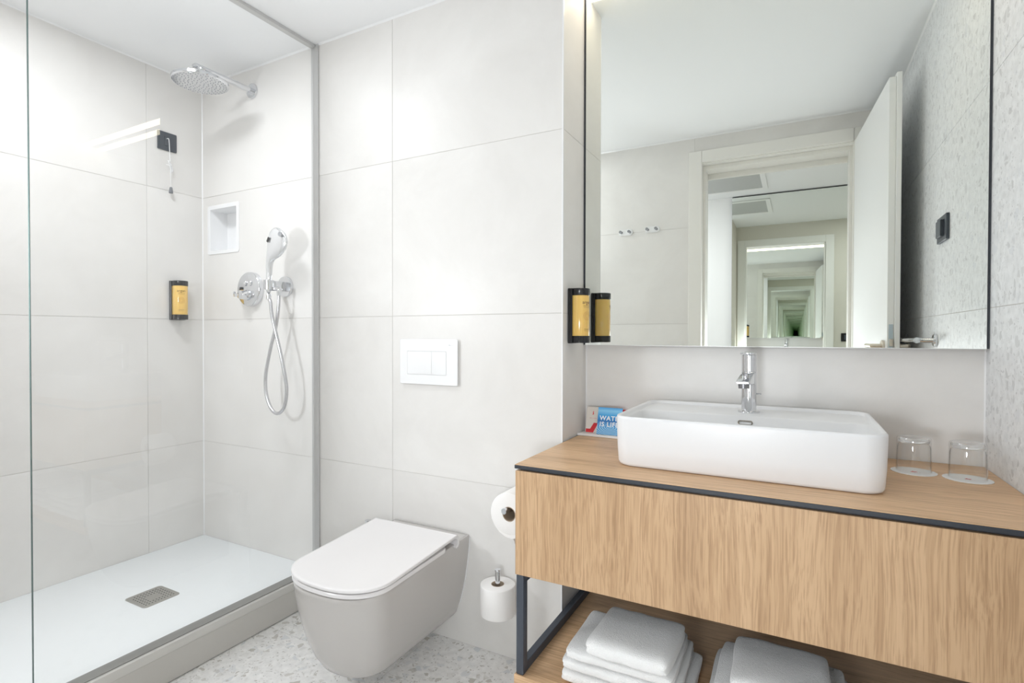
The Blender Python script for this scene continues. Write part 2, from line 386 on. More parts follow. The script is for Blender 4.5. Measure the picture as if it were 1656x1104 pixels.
# side of the boxed-out cistern wall
wn = struct(MB().box(XB-.003, XB-TH*.5, D+.003, MW+.05, 0, CE).build('wall_niche_side', M_GROUT, origin=(XB, D, 0)), 'narrow tiled return wall left of the mirror', 'wall')
for z0, z1 in ROWS: tile_on(wn, 'X', XB, -1, D, MW, z0, z1, M_TILE)
trim = struct(MB().box(XB-.004, XB+.0006, D-.0006, D+.006, 0, CE).build('trim_corner', M_WPL, origin=(XB, D, 0)), 'white edge profile on the outer corner beside the basin', 'trim')
wm = struct(MB().box(XB, XR, MW+TH*.5, MW+.1, 0, CE).build('wall_mirror', M_GROUT, origin=(XB, MW, 0)), 'tiled wall behind the mirror and basin', 'wall')
for z0, z1 in ROWS: tile_on(wm, 'Y', MW, 1, XB, XR, z0, z1, M_TILE)
wr = struct(MB().box(XR+TH*.5, XR+.1, YO-.145, MW+.1, 0, CE).build('wall_right', M_GROUT, origin=(XR, YO, 0)), 'terrazzo tiled wall on the right of the basin', 'wall')
for z0, z1 in ROWS:
    for y0, y1 in ((YO, .62), (.62, MW)): tile_on(wr, 'X', XR, 1, y0, y1, z0, z1, M_TERR)
# wall with the door (towards the hall), faces at YO (bath) and 0 (hall)
OX0, OX1, OZ = -.535, .29, 2.19
m = MB(); m.box(XL, OX0, 0, YO-TH*.5, 0, CE); m.box(OX1, XR+.0015, 0, YO-TH*.5, 0, CE); m.box(OX0, OX1, 0, YO-TH*.5, OZ, CE)
wd = struct(m.build('wall_door', M_GROUT, origin=(OX0, 0, 0)), 'tiled wall around the doorway, seen in the mirror', 'wall')
for z0, z1 in ROWS:
    zz = min(z1, CE)
    for x0, x1 in ((XL, -1.766), (-1.766, -.566)): tile_on(wd, 'Y', YO, -1, x0, x1, z0, zz, M_TILE)
    if z1 < OZ: tile_on(wd, 'Y', YO, -1, OX1, XR, z0, zz, M_TILE); tile_on(wd, 'Y', YO, -1, -.566, OX0, z0, zz, M_TILE)
    else: tile_on(wd, 'Y', YO, -1, -.566, XR, OZ, zz, M_TILE)
# hall walls
HL, HR = -2.0, 1.9
m = MB(); m.box(-.61, OX0, -.012, 0, 0, CE); m.box(OX1, HR, -.012, 0, 0, CE); m.box(OX0, OX1, -.012, 0, OZ-.03, CE)
struct(m.build('wall_hall_front', M_BEIGEP), 'beige hall wall around the outside of the doorway', 'wall')
struct(MB().box(XR+.1, HR, 0, .1, 0, CE).build('wall_hall_front_core', M_BEIGEP), 'core of the hall wall', 'wall')
struct(MB().box(-.68, -.61, -.5, -.012, 0, CE).build('wall_hall_nib', M_BEIGEP), 'short beige wall end in the hall', 'wall')
struct(MB().box(HL-.1, HR+.1, -1.6, -1.52, 0, CE).build('wall_hall_back', M_WHITEP), 'white hall wall holding the tall mirror', 'wall')
struct(MB().box(HL-.1, HL, -1.52, 0, 0, CE).build('wall_hall_left', M_WHITEP), 'white end wall of the hall', 'wall')
struct(MB().box(HR, HR+.1, -1.52, .1, 0, CE).build('wall_hall_right', M_BEIGEP), 'beige end wall of the hall', 'wall')
struct(MB().box(HL, -.68, -.02, 0, 0, CE).build('wall_hall_front_left', M_WHITEP), 'white hall wall left of the short wall end', 'wall')
# floor and ceiling
fl = struct(MB().box(HL-.1 if HL < XL else XL-.1, HR+.1, -1.6, MW+.1, -.1, -TH*.5).build('floor', M_GROUT, origin=(0, 0, 0)), 'grey terrazzo tiled floor', 'floor')
fy = [YO-.145, .158, .758, 1.358, MW]
for j in range(4):
    for x0, x1 in ((XL, -2.39), (-2.39, -1.19), (-1.19, .01), (.01, XR)): tile_on(fl, 'Z', 0, -1, x0, x1, fy[j], fy[j+1], M_FLOOR)
for y0, y1 in ((-1.52, -.92), (-.92, -.32), (-.32, 0)):
    for x0, x1 in ((HL, -1.19), (-1.19, .01), (.01, 1.21), (1.21, HR)): tile_on(fl, 'Z', 0, -1, x0, x1, y0, y1, M_FLOOR)
struct(MB().box(XL-.1, HR+.1, -1.6, MW+.1, CE, CE+.1).build('ceiling', M_CEIL), 'smooth white ceiling', 'ceiling')
# sealant line where walls meet ceiling
k = .006
def seal(n, pts_lo):
    m = MB(); m.loft([[Vector(p) for p in lp] for lp in pts_lo]); struct(m.build('trim_%d' % n, M_WPL, smooth=False), None, 'trim')
seal(1, [[(XL, D, CE), (XL, D-k, CE), (XL, D, CE-k)], [(XB, D, CE), (XB, D-k, CE), (XB, D, CE-k)]])
seal(2, [[(XL, YO, CE), (XL+k, YO, CE), (XL, YO, CE-k)], [(XL, D, CE), (XL+k, D, CE), (XL, D, CE-k)]])
seal(3, [[(XL, YO, CE), (XL, YO+k, CE), (XL, YO, CE-k)], [(XR, YO, CE), (XR, YO+k, CE), (XR, YO, CE-k)]])
for q_, (sx_, sy2, ax_, ay_) in enumerate(((XL, D, 1, -1), (XR, MW, -1, -1), (XB, MW, 1, -1))):
    seal(5+q_, [[(sx_, sy2, z_), (sx_+ax_*.0035, sy2, z_), (sx_, sy2+ay_*.0035, z_)] for z_ in (0.0, CE)])
seal(4, [[(XR, YO, CE), (XR-k, YO, CE), (XR, YO, CE-k)], [(XR, MW-.08, CE), (XR-k, MW-.08, CE), (XR, MW-.08, CE-k)]])

# ------------------------------------------------------------------ shower tray with glass
T = thing('shower_tray', ((XL-1.783)/2, .86, 0), 'white flat shower tray raised on a beige skirt behind the glass', 'shower tray')
TY0 = YO+.002
m = MB(); 
DX0, DX1, DY0, DY1 = -2.217-.0, -2.079, 1.073, 1.203
m.box(XL+.001, -1.7835, TY0, D-.001, ZT-.035, ZT, .002, 2)
m.build('tray_slab', M_TRAY, T)
m = MB(); m.box(-1.7830, -1.769, TY0, D-.001, .0965, ZT+.0012, .0012, 2); m.build('skirt_trim', simple('skirt_trim', (.68, .67, .645), .35), T)
m = MB(); m.box(-1.795, -1.7700, TY0, D-.001, .003, .0962, .0006); m.build('skirt_panel', M_SKIRT, T)
m = MB(); m.box(XL+.001, -1.80, TY0, D-.001, .0, ZT-.036); m.build('plinth', M_SKIRT, T)
# drain cover
DC = (-2.149, 1.138)
dr = thing('drain_cover', (DC[0], DC[1], ZT), 'brushed steel rectangular drain cover with rows of small holes in the tray', 'drain')
m = MB(); lx, ly = .068, .068
LX, LY = .0695, .0655
m.loft([rrect(DC[0]-LX, DC[0]+LX, DC[1]-LY, DC[1]+LY, .014, 6, ZT+.0003), rrect(DC[0]-LX, DC[0]+LX, DC[1]-LY, DC[1]+LY, .014, 6, ZT+.0018), rrect(DC[0]-LX+.001, DC[0]+LX-.001, DC[1]-LY+.001, DC[1]+LY-.001, .013, 6, ZT+.0022)])
m.build('cover_plate', M_STEEL, dr)
m = MB()
for i in range(10):
    for j in range(8):
        if 3 <= i <= 6 and 2.5 <= j <= 5: continue
        if (i in (0, 9)) and j in (0,): continue
        x = DC[0]-.049+.098*j/7; y = DC[1]-.049+.098*i/9
        m.cyl((x, y, ZT+.0021), (x, y, ZT+.00235), .0027, n=10)
o = m.build('drain_holes', M_DARK, dr); o['kind'] = 'stuff'

M_PROF = simple('anodised_profile', (.56, .56, .555), .35, .2); M_PROFD = simple('anodised_profile_base', (.36, .36, .35), .4, .2)
# glass screen
g = thing('shower_screen', (XGL, 1.1, ZT), 'frameless clear glass shower screen held in aluminium channels', 'shower screen')
m = MB(); m.box(XGL, XGL+.008, .660, D-.007, ZT+.004, CE-.012); m.build('glass_panel', M_GLASS, g, smooth=False)
def edge_mat():
    m, nt, b = nm('glass_edge'); b.inputs['Base Color'].default_value = (.10, .155, .15, 1); b.inputs['Roughness'].default_value = .15; return m
M_GEDGE = edge_mat()
m = MB(); m.box(XGL+.0008, XGL+.0072, .6585, .6602, ZT+.004, CE-.012); m.build('glass_edge', M_GEDGE, g)
m = MB(); m.box(XGL-.003, -1.788, D-.0065, D-.0004, ZT+.001, CE-.001, .0008); m.build('wall_channel', M_PROF, g)
m = MB(); m.box(XGL-.003, -1.8045, .655, D-.007, CE-.0135, CE-.0005, .001); m.build('ceiling_channel', M_PROF, g)
m = MB(); m.box(XGL-.002, XGL+.0428, .655, D-.007, ZT+.0006, ZT+.0040, .0006); m.build('floor_channel', M_PROFD, g)

# niche box in the wall
nb = thing('wall_niche', ((N0+N1)/2, D, NZ0), 'white recessed square soap niche in the shower wall', 'niche')
def fr(t, yy, grow): return [Vector((x, yy, z)) for x, z in [(N0-grow, NZ0-grow), (N1+grow, NZ0-grow), (N1+grow, NZ1+grow), (N0-grow, NZ1+grow)]]
m = MB()
def rr2(g_, y, r): return rrect(N0-g_, N1+g_, NZ0-g_, NZ1+g_, r, 5, xyz=lambda a, b: Vector((a, y, b)))
m.loft([rr2(.019, D-.0003, .012), rr2(.019, D-.0025, .012), rr2(.018, D-.0035, .011), rr2(.001, D-.0035, .003), rr2(0, D-.0025, .003), rr2(0, D+.0005, .003)], False, False)
m.build('flange', M_WPL, nb)
m = MB(); m.loft([rr2(0.0, D, .003), rr2(-.002, D+.085, .006)], False, True); m.build('recess', M_WPL, nb)

# ------------------------------------------------------------------ rain shower
sh = thing('rain_shower', (-2.212, D, 2.235), 'round chrome rain shower head on a straight wall arm', 'shower head')
ax = -2.214; az = 2.236
m = MB(); m.lathe((ax, D-.001, az), [(.0, 0), (.034, 0), (.034, .006), (.032, .009), (.0, .0095)], 40, (0, -1, 0)); m.build('wall_rose', M_CHROME, sh)
m = MB()
def arm_sec(y, hw, hh, zc=az): return rrect(ax-hw, ax+hw, zc-hh, zc+hh, min(hw, hh)*.75, 5, xyz=lambda a, b: Vector((a, y, b)))
m.loft([arm_sec(D-.008, .013, .010), arm_sec(1.55, .0135, .0095), arm_sec(1.42, .0145, .0085), arm_sec(1.350, .0145, .008), arm_sec(1.345, .013, .0065)]); m.build('arm', M_CHROME, sh)
hc = Vector((-2.203, 1.366, 2.172))
tilt = Matrix.Rotation(math.radians(0), 4, 'X')
m = MB(); R = .106
m.lathe(hc, [(0, .0120), (.03, .0115), (.07, .0098), (R-.010, .0080), (R-.002, .0065), (R, .0045), (R, -.004), (R-.002, -.0065), (R-.006, -.0075)], 72)
m.build('head', M_CHROME, sh)
M_HEADF = simple('head_face', (.72, .73, .75), .22, .85)
m = MB(); m.lathe(hc, [(0, -.0068), (R-.005, -.0068), (R-.006, -.0082), (0, -.0082)], 72); face = m.build('spray_face', M_HEADF, sh)
m = MB()
for ring, cnt in ((.015, 6), (.030, 12), (.045, 18), (.059, 22), (.073, 26), (.086, 30), (.095, 34)):
    for q in range(cnt):
        a = 2*PI*q/cnt+ring*40; x = hc.x+ring*math.cos(a); y = hc.y+ring*math.sin(a)
        m.cyl((x, y, hc.z-.0082), (x, y, hc.z-.0100), .0019, .0014, n=8)
o = m.build('nozzles', simple('nozzle_rubber', (.28, .29, .31), .5), sh); o['kind'] = 'stuff'
m = MB(); m.lathe((hc.x+.008, hc.y, hc.z+.0115), [(0, 0), (.019, 0), (.019, .006), (.012, .012), (.010, .022), (.014, .028), (.014, .044), (0, .044)], 28); m.build('ball_joint', M_CHROME, sh)

# ------------------------------------------------------------------ thermostat valve
vx, vz = -2.222, 1.327
v = thing('shower_valve', (vx, D, vz), 'round chrome thermostat plate with two buttons and a knob', 'shower valve')
m = MB(); m.lathe((vx, D-.0008, vz), [(0, 0), (.079, 0), (.079, .019), (.077, .0225), (.074, .024), (0, .0242)], 64, (0, -1, 0)); m.build('plate', M_CHROME, v)
for dx in (-.019, .017):
    m = MB(); m.lathe((vx+dx, D-.0245, vz+.027), [(0, 0), (.0125, 0), (.0125, .004), (.0115, .005), (0, .005)], 28, (0, -1, 0)); bt = m.build('button', M_CHROME, v)
    m = MB(); m.cyl((vx+dx, D-.0296, vz+.027), (vx+dx, D-.0299, vz+.027), .004, n=6); m.build('icon', M_SATIN, bt)
m = MB(); m.lathe((vx-.001, D-.0245, vz-.028), [(0, 0), (.024, 0), (.024, .008), (.021, .012), (.0195, .040), (.018, .041), (0, .041)], 36, (0, -1, 0)); m.build('knob', M_CHROME, v)
m = MB(); m.box(vx-.045, vx-.012, D-.066, D-.053, vz-.036, vz-.020, .003, 2); m.box(vx-.05, vx-.043, D-.065, D-.054, vz-.028, vz-.012, .002, 1); m.build('knob_lever', M_CHROME, v)

# ------------------------------------------------------------------ hand shower with holder and hose
hx, hz = -1.995, 1.330
h = thing('shower_holder', (hx, D, hz), 'chrome wall outlet holding the hand shower', 'shower holder')
m = MB(); m.lathe((hx, D-.0008, hz), [(0, 0), (.046, 0), (.046, .009), (.044, .012), (0, .0125)], 48, (0, -1, 0)); m.build('rose', M_CHROME, h)
m = MB(); m.box(hx-.016, hx+.017, D-.078, D-.011, hz-.021, hz+.020, .004, 2); m.build('bracket', M_CHROME, h)
m = MB(); m.lathe((hx, 1.530, hz-.019), [(.0150, 0), (.0195, 0), (.0205, .036), (.0205, .040), (.0165, .040), (.0150, 0)], 30, closed=True); m.build('cradle', M_CHROME, h)
m = MB(); m.cyl((hx+.052, 1.541, hz-.046), (hx+.052, 1.541, hz-.020), .0085, .0105, 20); m.box(hx+.0, hx+.060, 1.532, 1.550, hz-.024, hz-.008, .003, 1); m.build('outlet', M_CHROME, h)
hs = thing('hand_shower', (hx, 1.53, hz-.03), 'white and chrome hand shower resting in its wall holder', 'hand shower')
m = MB(); loops = []
# spine of the handle and head in the plane y ~1.53, widths (across x), thickness (y)
spine = [(-1.9955, 1.530, 1.290, .0105, .0105), (-1.9945, 1.530, 1.335, .0118, .0118), (-1.990, 1.528, 1.385, .0145, .0135), (-1.983, 1.524, 1.425, .0175, .0145), (-1.969, 1.520, 1.449, .025, .0155), (-1.951, 1.517, 1.468, .043, .0165), (-1.934, 1.515, 1.488, .0575, .0165), (-1.917, 1.514, 1.510, .0640, .0160), (-1.903, 1.513, 1.530, .0590, .0140), (-1.893, 1.513, 1.545, .043, .0105), (-1.888, 1.513, 1.552, .020, .006)]
for i, (x, y, z, wx, wy) in enumerate(spine):
    p = Vector(spine[max(i-1, 0)][:3]); q = Vector(spine[min(i+1, len(spine)-1)][:3]); d = (q-p).normalized()
    side = d.cross(Vector((0, 1, 0))).normalized()*-1; nrm = Vector((0.20, -1, 0)).normalized(); side = (side).normalized()
    loops.append([Vector((x, y, z)) + side*wx*math.copysign(abs(math.cos(a))**.9, math.cos(a)) + nrm*wy*math.sin(a) for a in [2*PI*k_/28 for k_ in range(28)]])
m.loft(loops)
bmesh.ops.subdivide_edges(m.bm, edges=[], cuts=1)
body = m.build('body', simple('pearl_chrome', (.80, .81, .83), .14, .75), hs, angle=60)
sm = body.modifiers.new('s', 'SUBSURF'); sm.levels = 1; sm.render_levels = 1
m = MB(); bc = Vector((-1.878, 1.497, 1.532)); m.cyl(bc, bc+Vector((.001, -.005, 0)), .0105, .0095, 24); m.build('select_button', simple('grey_button', (.38, .39, .41), .3, .4), hs)
m = MB(); m.box(-1.962, -1.950, 1.4955, 1.500, 1.505, 1.527, .002, 2, Matrix.Translation((-1.956, 1.498, 1.516)) @ Matrix.Rotation(.5, 4, 'Y') @ Matrix.Translation((1.956, -1.498, -1.516))); m.build('mode_window', M_BLKPL, hs)
m = MB(); m.cyl((-1.9955, 1.530, 1.268), (-1.9955, 1.530, 1.292), .0098, .0110, 20); m.build('hose_nut', M_CHROME, hs)
hose = [(-1.994, 1.530, 1.272), (-1.980, 1.527, 1.255), (-1.963, 1.520, 1.204), (-1.936, 1.520, 1.121), (-1.911, 1.522, 1.038), (-1.887, 1.525, .938), (-1.882, 1.527, .875), (-1.900, 1.528, .812), (-1.943, 1.530, .784), (-1.984, 1.530, .805), (-2.016, 1.531, .870), (-2.018, 1.532, .95), (-1.995, 1.536, 1.052), (-1.966, 1.540, 1.145), (-1.950, 1.541, 1.221), (-1.944, 1.541, 1.286)]
m = MB(); m.tube(hose, .0072, 14, 8)
o = m.build('shower_hose', simple('silver_hose', (.60, .60, .62), .22, .8, bump=(500, .2, .0004)), angle=80, origin=(-1.95, 1.53, .78)); tag(o, 'silver flexible hose looping below the hand shower', 'hose')

# ------------------------------------------------------------------ alarm pull cord on left wall
px = XL; pc = (1.449, 2.016)
a = thing('pull_cord_switch', (px, pc[0], pc[1]), 'dark square wall plate with a white pull cord high in the shower', 'alarm switch')
def plateX(m, y0, y1, z0, z1, r, x0, x1, xi):
    m.loft([rrect(y0, y1, z0, z1, r, 4, xyz=lambda p, q: Vector((x0, p, q))), rrect(y0, y1, z0, z1, r, 4, xyz=lambda p, q: Vector((x1, p, q))), rrect(y0+.0015, y1-.0015, z0+.0015, z1-.0015, r, 4, xyz=lambda p, q: Vector((xi, p, q)))])
m = MB(); plateX(m, pc[0]-.042, pc[0]+.042, pc[1]-.042, pc[1]+.042, .003, XL+.0006, XL+.007, XL+.009); m.build('plate', M_GREYPL, a)
m = MB(); plateX(m, pc[0]-.014, pc[0]+.014, pc[1]-.022, pc[1]+.022, .002, XL+.0095, XL+.012, XL+.013); m.build('insert', M_GREYPL, a)
cx_ = XL+.022
m = MB(); m.tube([(XL+.012, pc[0]-.006, pc[1]+.010), (cx_, pc[0]-.004, pc[1]+.010), (cx_+.002, pc[0]-.002, pc[1]-.003), (cx_+.002, pc[0]+.000, pc[1]-.045), (cx_+.002, pc[0]+.002, 1.925)], .0016, 8, 4); m.tube([(cx_+.002, pc[0]+.002, 1.925), (cx_+.002, pc[0]+.005, 1.80)], .0008, 6); m.build('cord', M_WPL, a)
m = MB()
for i in range(9):
    y0 = pc[0]-.012+.003*i; ph = i*.7
    m.tube([(cx_+.002+.004*math.sin(ph), pc[0]-.008+.0015*i, 1.925-.001*i), (cx_+.006*math.cos(ph), pc[0]-.002+.001*i, 1.905), (cx_+.005*math.sin(ph+1), pc[0]+.002+.0016*i, 1.885), (cx_+.002, pc[0]+.003+.001*i, 1.868+.001*i)], .0013, 6, 3)
m.tube([(cx_-.004, pc[0]-.012, 1.905), (cx_+.008, pc[0]-.001, 1.901), (cx_+.002, pc[0]+.010, 1.899)], .0018, 6, 3)
m.build('cord_bundle', M_WPL, a)
m = MB(); m.lathe((cx_+.002, pc[0]+.005, 1.776), [(0, 0), (.0085, 0), (.009, .003), (.0055, .026), (.003, .028), (0, .028)], 20); m.build('cord_weight', simple('grey_plastic', (.17, .18, .20), .5), a)

# ------------------------------------------------------------------ soap dispensers
def dispenser(yc, z0, xw, label, txt_side=1):
    r = .0325; cx = xw+.032; z1 = z0+.184
    t = thing('soap_dispenser', (xw, yc, z0), label, 'dispenser', 'wall soap dispensers')
    del t['group']
    def dsec(z, rr):  # half-round front, flat back
        pts = [Vector((cx+rr*math.cos(a), yc+rr*math.sin(a), z)) for a in [math.radians(-100+200*k_/28) for k_ in range(29)]]
        pts += [Vector((xw+.004, yc+rr*.80, z)), Vector((xw+.004, yc-rr*.80, z))]
        return pts
    m = MB(); m.loft([dsec(z0+.0015, r-.0015), dsec(z0+.003, r), dsec(z0+.0235, r), dsec(z0+.025, r-.001)]); m.build('bottom_cap', M_BLKPL, t)
    m = MB(); m.loft([dsec(z1-.024, r-.001), dsec(z1-.0225, r), dsec(z1-.002, r), dsec(z1-.0005, r-.0015)]); m.build('top_cap', M_BLKPL, t)
    m = MB(); m.box(xw+.0006, xw+.010, yc-.034, yc+.034, z0, z1, .002, 1); m.box(xw+.009, xw+.017, yc-.034, yc-.0315, z0+.0005, z1-.0005, .001); m.box(xw+.009, xw+.017, yc+.0315, yc+.034, z0+.0005, z1-.0005, .001); m.build('back_bracket', M_BLKPL, t)
    m = MB(); m.loft([dsec(z0+.0245, r-.0025), dsec(z0+.027, r-.0015), dsec(z1-.026, r-.0015), dsec(z1-.0235, r-.0025)]); btl = m.build('bottle', M_GEL, t)
    # print wrapped on the front of the bottle
    def wrap(mb, rr=r-.0013, a0=0.0):
        for vv in mb.bm.verts:
            a_ = vv.co.x/rr + a0; d_ = rr+vv.co.y
            vv.co = Vector((cx+d_*math.cos(a_), yc+d_*math.sin(a_), vv.co.z))
        return mb
    def flat(txt, s, x, z, sp=1.0): return text_mesh(txt, s, frame((x, 0, z), (1, 0, 0), (0, 0, 1), (0, 1, 0)), .00015, 'CENTER', sp)
    a0 = math.radians(-22)
    mb = flat('argan', .0165, 0, z0+.131); bmesh.ops.subdivide_edges(mb.bm, edges=mb.bm.edges, cuts=1); wrap(mb, a0=a0); mb.build('lettering', M_TEXT, btl, smooth=False)
    for w_, h_, z, sd_ in ((.030, .0032, z0+.1235, 3), (.026, .0026, z0+.1185, 5), (.026, .0034, z0+.046, 8), (.024, .0026, z0+.0410, 9)):
        mb = strokes(w_, h_, frame((0, 0, z), (1, 0, 0), (0, 0, 1), (0, 1, 0)), sd_); wrap(mb, a0=a0); p_ = mb.build('print', M_TEXT, btl, smooth=False); p_['kind'] = 'stuff'
    mb = MB()
    for ri in (.0045, .007, .0095, .012, .0145):
        n = 40; lo = []
        for rr_ in (ri-.00022, ri+.00022): lo.append([Vector((rr_*math.cos(2*PI*k_/n), .0001, z0+.091+rr_*math.sin(2*PI*k_/n))) for k_ in range(n)])
        mb.loft(lo, False, False)
    wrap(mb, a0=a0); mb.build('emblem', simple('print_orange', (.45, .17, .03), .6), btl, smooth=False)
    return t
dispenser(1.489, 1.187, XL, 'amber soap dispenser with black caps on the shower wall')
dispenser(1.694, 1.091, XB, 'amber soap dispenser with black caps beside the mirror')

# ------------------------------------------------------------------ toilet
tcx = -1.2056
def dloop(wd, yf, yb, z, rf=1.0, n=40, pw=2.6, cx=tcx, zf=None):
    """D shaped loop: straight back at yb, superellipse front reaching yf"""
    pts = [Vector((cx+wd, yb, z)), Vector((cx-wd, yb, z))]
    L = (yb-yf)*rf
    for k_ in range(n+1):
        t_ = PI*k_/n; c_, s_ = -math.cos(t_), math.sin(t_)
        pts.append(Vector((cx+wd*math.copysign(abs(c_)**(2/pw), c_), yf+L-L*abs(s_)**(2/pw), z)))
    if zf: pts = [Vector((p.x, p.y, zf(p))) for p in pts]
    return pts
to = thing('toilet', (tcx, D, .10), 'white wall-hung toilet with closed lid', 'toilet')
tcx = -1.2056
def dl(wd, yf, yb, z, arc, n=44, pw=2.3, ins=0.0, rb=.0, zf=None):
    """D plan: straight sides, superellipse front of length arc, rear corners rounded by rb"""
    wd -= ins; yf += ins; pts = []
    if rb > 0:
        for k_ in range(5): a_ = math.radians(90*k_/4); pts.append((tcx+wd-rb+rb*math.cos(a_), yb-rb+rb*math.sin(a_)))
        for k_ in range(5): a_ = math.radians(90+90*k_/4); pts.append((tcx-wd+rb+rb*math.cos(a_), yb-rb+rb*math.sin(a_)))
    else: pts += [(tcx+wd, yb)]*1 + [(tcx-wd, yb)]
    for k_ in range(n+1):
        t_ = PI*k_/n; c_, s_ = -math.cos(t_), math.sin(t_)
        pts.append((tcx+wd*math.copysign(abs(c_)**(2/pw), c_), yf+arc-arc*abs(s_)**(2/pw)))
    return [Vector((x, y, zf(y) if zf else z)) for x, y in pts]
prof = [(.087, .060, 1.26, .08), (.0875, .086, 1.205, .10), (.094, .104, 1.168, .11), (.11, .1165, 1.145, .11), (.15, .132, 1.120, .12), (.20, .1455, 1.102, .12), (.25, .156, 1.089, .12), (.30, .1635, 1.080, .12), (.345, .169, 1.075, .12), (.362, .171, 1.0735, .12)]
m = MB()
def slope(y): return .015*min(max((y-1.08)/.42, 0), 1)
def rimz(dz):
    def f_(y):
        t_ = min(max((y-1.49)/.05, 0), 1); return .362+dz+slope(y)+.010*t_*t_*(3-2*t_)
    return f_
lo = [dl(w_, y_, D-.0045, z_, a_) for z_, w_, y_, a_ in prof]
lo += [dl(.1722, 1.0727, D-.0045, 0, .12, zf=rimz(.002)), dl(.1722, 1.0727, D-.0045, 0, .12, zf=rimz(.010)), dl(.1712, 1.0737, D-.0045, 0, .12, zf=rimz(.0140)), dl(.1680, 1.0765, D-.0055, 0, .12, zf=rimz(.0150))]
def rs(f, dz):
    base = dl(.1680, 1.0765, D-.0055, 0, .12); c_ = Vector((tcx, 1.33, 0)); o_ = []
    for p in base:
        q = c_+(p-c_)*f; q.z = rimz(dz)(q.y); o_.append(q)
    return o_
lo += [rs(f, .0150) for f in (.94, .85, .7, .5, .3, .02)]
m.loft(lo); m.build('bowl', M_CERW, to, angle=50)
m = MB(); m.loft([[Vector((tcx+sx*w_, yy, z_)) for z_, w_ in ((.10, .100), (.116, .1165), (.15, .1350), (.20, .1485), (.25, .159), (.30, .1665), (.35, .1725), (.392, .1755))] + [Vector((tcx+sx*(w_-.008), yy, z_)) for z_, w_ in ((.392, .1755), (.35, .1725), (.30, .1665), (.25, .159), (.20, .1485), (.15, .1350), (.116, .1165), (.10, .100))] for yy in (D-.0042, D-.0006) for sx in (1,)]); m.build('wall_gasket', M_WPL, to)
m = MB(); m.loft([[Vector((tcx-.1755, yy, .388)), Vector((tcx+.1755, yy, .388)), Vector((tcx+.1755, yy, .3935)), Vector((tcx-.1755, yy, .3935))] for yy in (D-.0046, D-.0006)]); m.build('wall_gasket_top', M_WPL, to)
SZB, SZT = .3795, .3925
m = MB(); m.loft([dl(.1805, 1.0725, 1.478, SZB, .12, ins=.003, rb=.03, zf=lambda y: SZB+slope(y)), dl(.1805, 1.0725, 1.478, SZB+.002, .12, rb=.03, zf=lambda y: SZB+.002+slope(y)), dl(.1805, 1.0725, 1.478, SZT-.003, .12, rb=.03, zf=lambda y: SZT-.003+slope(y)), dl(.1805, 1.0725, 1.478, SZT, .12, ins=.0025, rb=.03, zf=lambda y: SZT+slope(y))]); m.build('seat', M_SEAT, to, angle=40)
def lidz(y):
    t_ = min(max((y-1.40)/.12, 0), 1); return slope(y)+.011*t_*t_
LW, LF, LB = .1835, 1.0705, 1.521
bz, tz = .3965, .4070
def ll(ins, z0): return dl(LW, LF, LB, 0, .125, ins=ins, zf=lambda y: z0+lidz(y))
def scaled(f, z0):
    c_ = Vector((tcx, 1.30, 0)); o_ = []
    for p in dl(LW, LF, LB, 0, .125, ins=.002):
        q = c_+(p-c_)*f; q.z = z0+lidz(q.y); o_.append(q)
    return o_
m = MB(); loops = [scaled(f, bz) for f in (.02, .3, .6, .85)]
loops += [ll(.002, bz), ll(.0, bz+.0015), ll(.0, tz-.0022), ll(.0010, tz-.0006), ll(.002, tz)]
loops += [scaled(f, tz) for f in (.96, .9, .8, .7, .6, .45, .3, .02)]
m.loft(loops); m.build('lid', M_SEAT, to, angle=55)
# turned-down rear edge of the lid
zt = tz+lidz(LB); m = MB(); prf = [(LB-.004, zt-.0002), (LB+.001, zt-.001), (LB+.008, zt-.008), (LB+.013, zt-.020), (LB+.0135, zt-.034), (LB+.008, zt-.042), (LB-.004, zt-.045), (LB-.008, zt-.040), (LB-.002, zt-.038), (LB+.004, zt-.033), (LB+.005, zt-.022), (LB, zt-.014), (LB-.010, zt-.0105)]
m.loft([[Vector((x, y, z)) for y, z in prf] for x in (tcx-LW+.0006, tcx+LW-.0006)]); m.build('lid_flange', M_SEAT, to, angle=50)
m = MB(); m.cyl((tcx-.150, LB-.004, zt-.034), (tcx+.150, LB-.004, zt-.034), .006, n=20); m.build('hinge', M_SEAT, to)

# flush plate
fx0, fx1, fz0, fz1 = -1.3437, -1.079, .933, 1.103
fp = thing('flush_plate', ((fx0+fx1)/2, D, fz0), 'white rectangular dual flush plate above the toilet', 'flush plate')
def fpl(g_, y, r): return rrect(fx0-g_, fx1+g_, fz0-g_, fz1+g_, r, 5, xyz=lambda p, q: Vector((p, y, q)))
bx0, bx1, bz0, bz1 = fx0+.036, fx1-.050, fz0+.037, fz1-.046
def fpi(g_, y): return rrect(bx0-g_, bx1+g_, bz0-g_, bz1+g_, .003, 5, xyz=lambda p, q: Vector((p, y, q)))
m = MB(); m.loft([fpl(-.004, D-.0006, .006), fpl(-.002, D-.006, .006), fpl(0, D-.008, .006), fpl(0, D-.0105, .006), fpl(-.0015, D-.012, .005), fpi(.0012, D-.012), fpi(.0006, D-.0095)], True, True); m.build('surround', M_WPL, fp)
bm_ = bx0+(bx1-bx0)*.64
for x0, x1 in ((bx0, bm_-.0006), (bm_+.0006, bx1)):
    m = MB()
    def sec(x):
        tt = (x-bx0)/(bx1-bx0); bul = .0022*math.sin(PI*tt)
        return [Vector((x, D-.010, bz0)), Vector((x, D-.0125, bz0+.001)), Vector((x, D-.0125-bul*1.2, bz0+.012)), Vector((x, D-.0125, bz1-.001)), Vector((x, D-.010, bz1))]
    m.loft([sec(x0+(x1-x0)*i/8) for i in range(9)]); m.build('button', M_WPL, fp, angle=20)
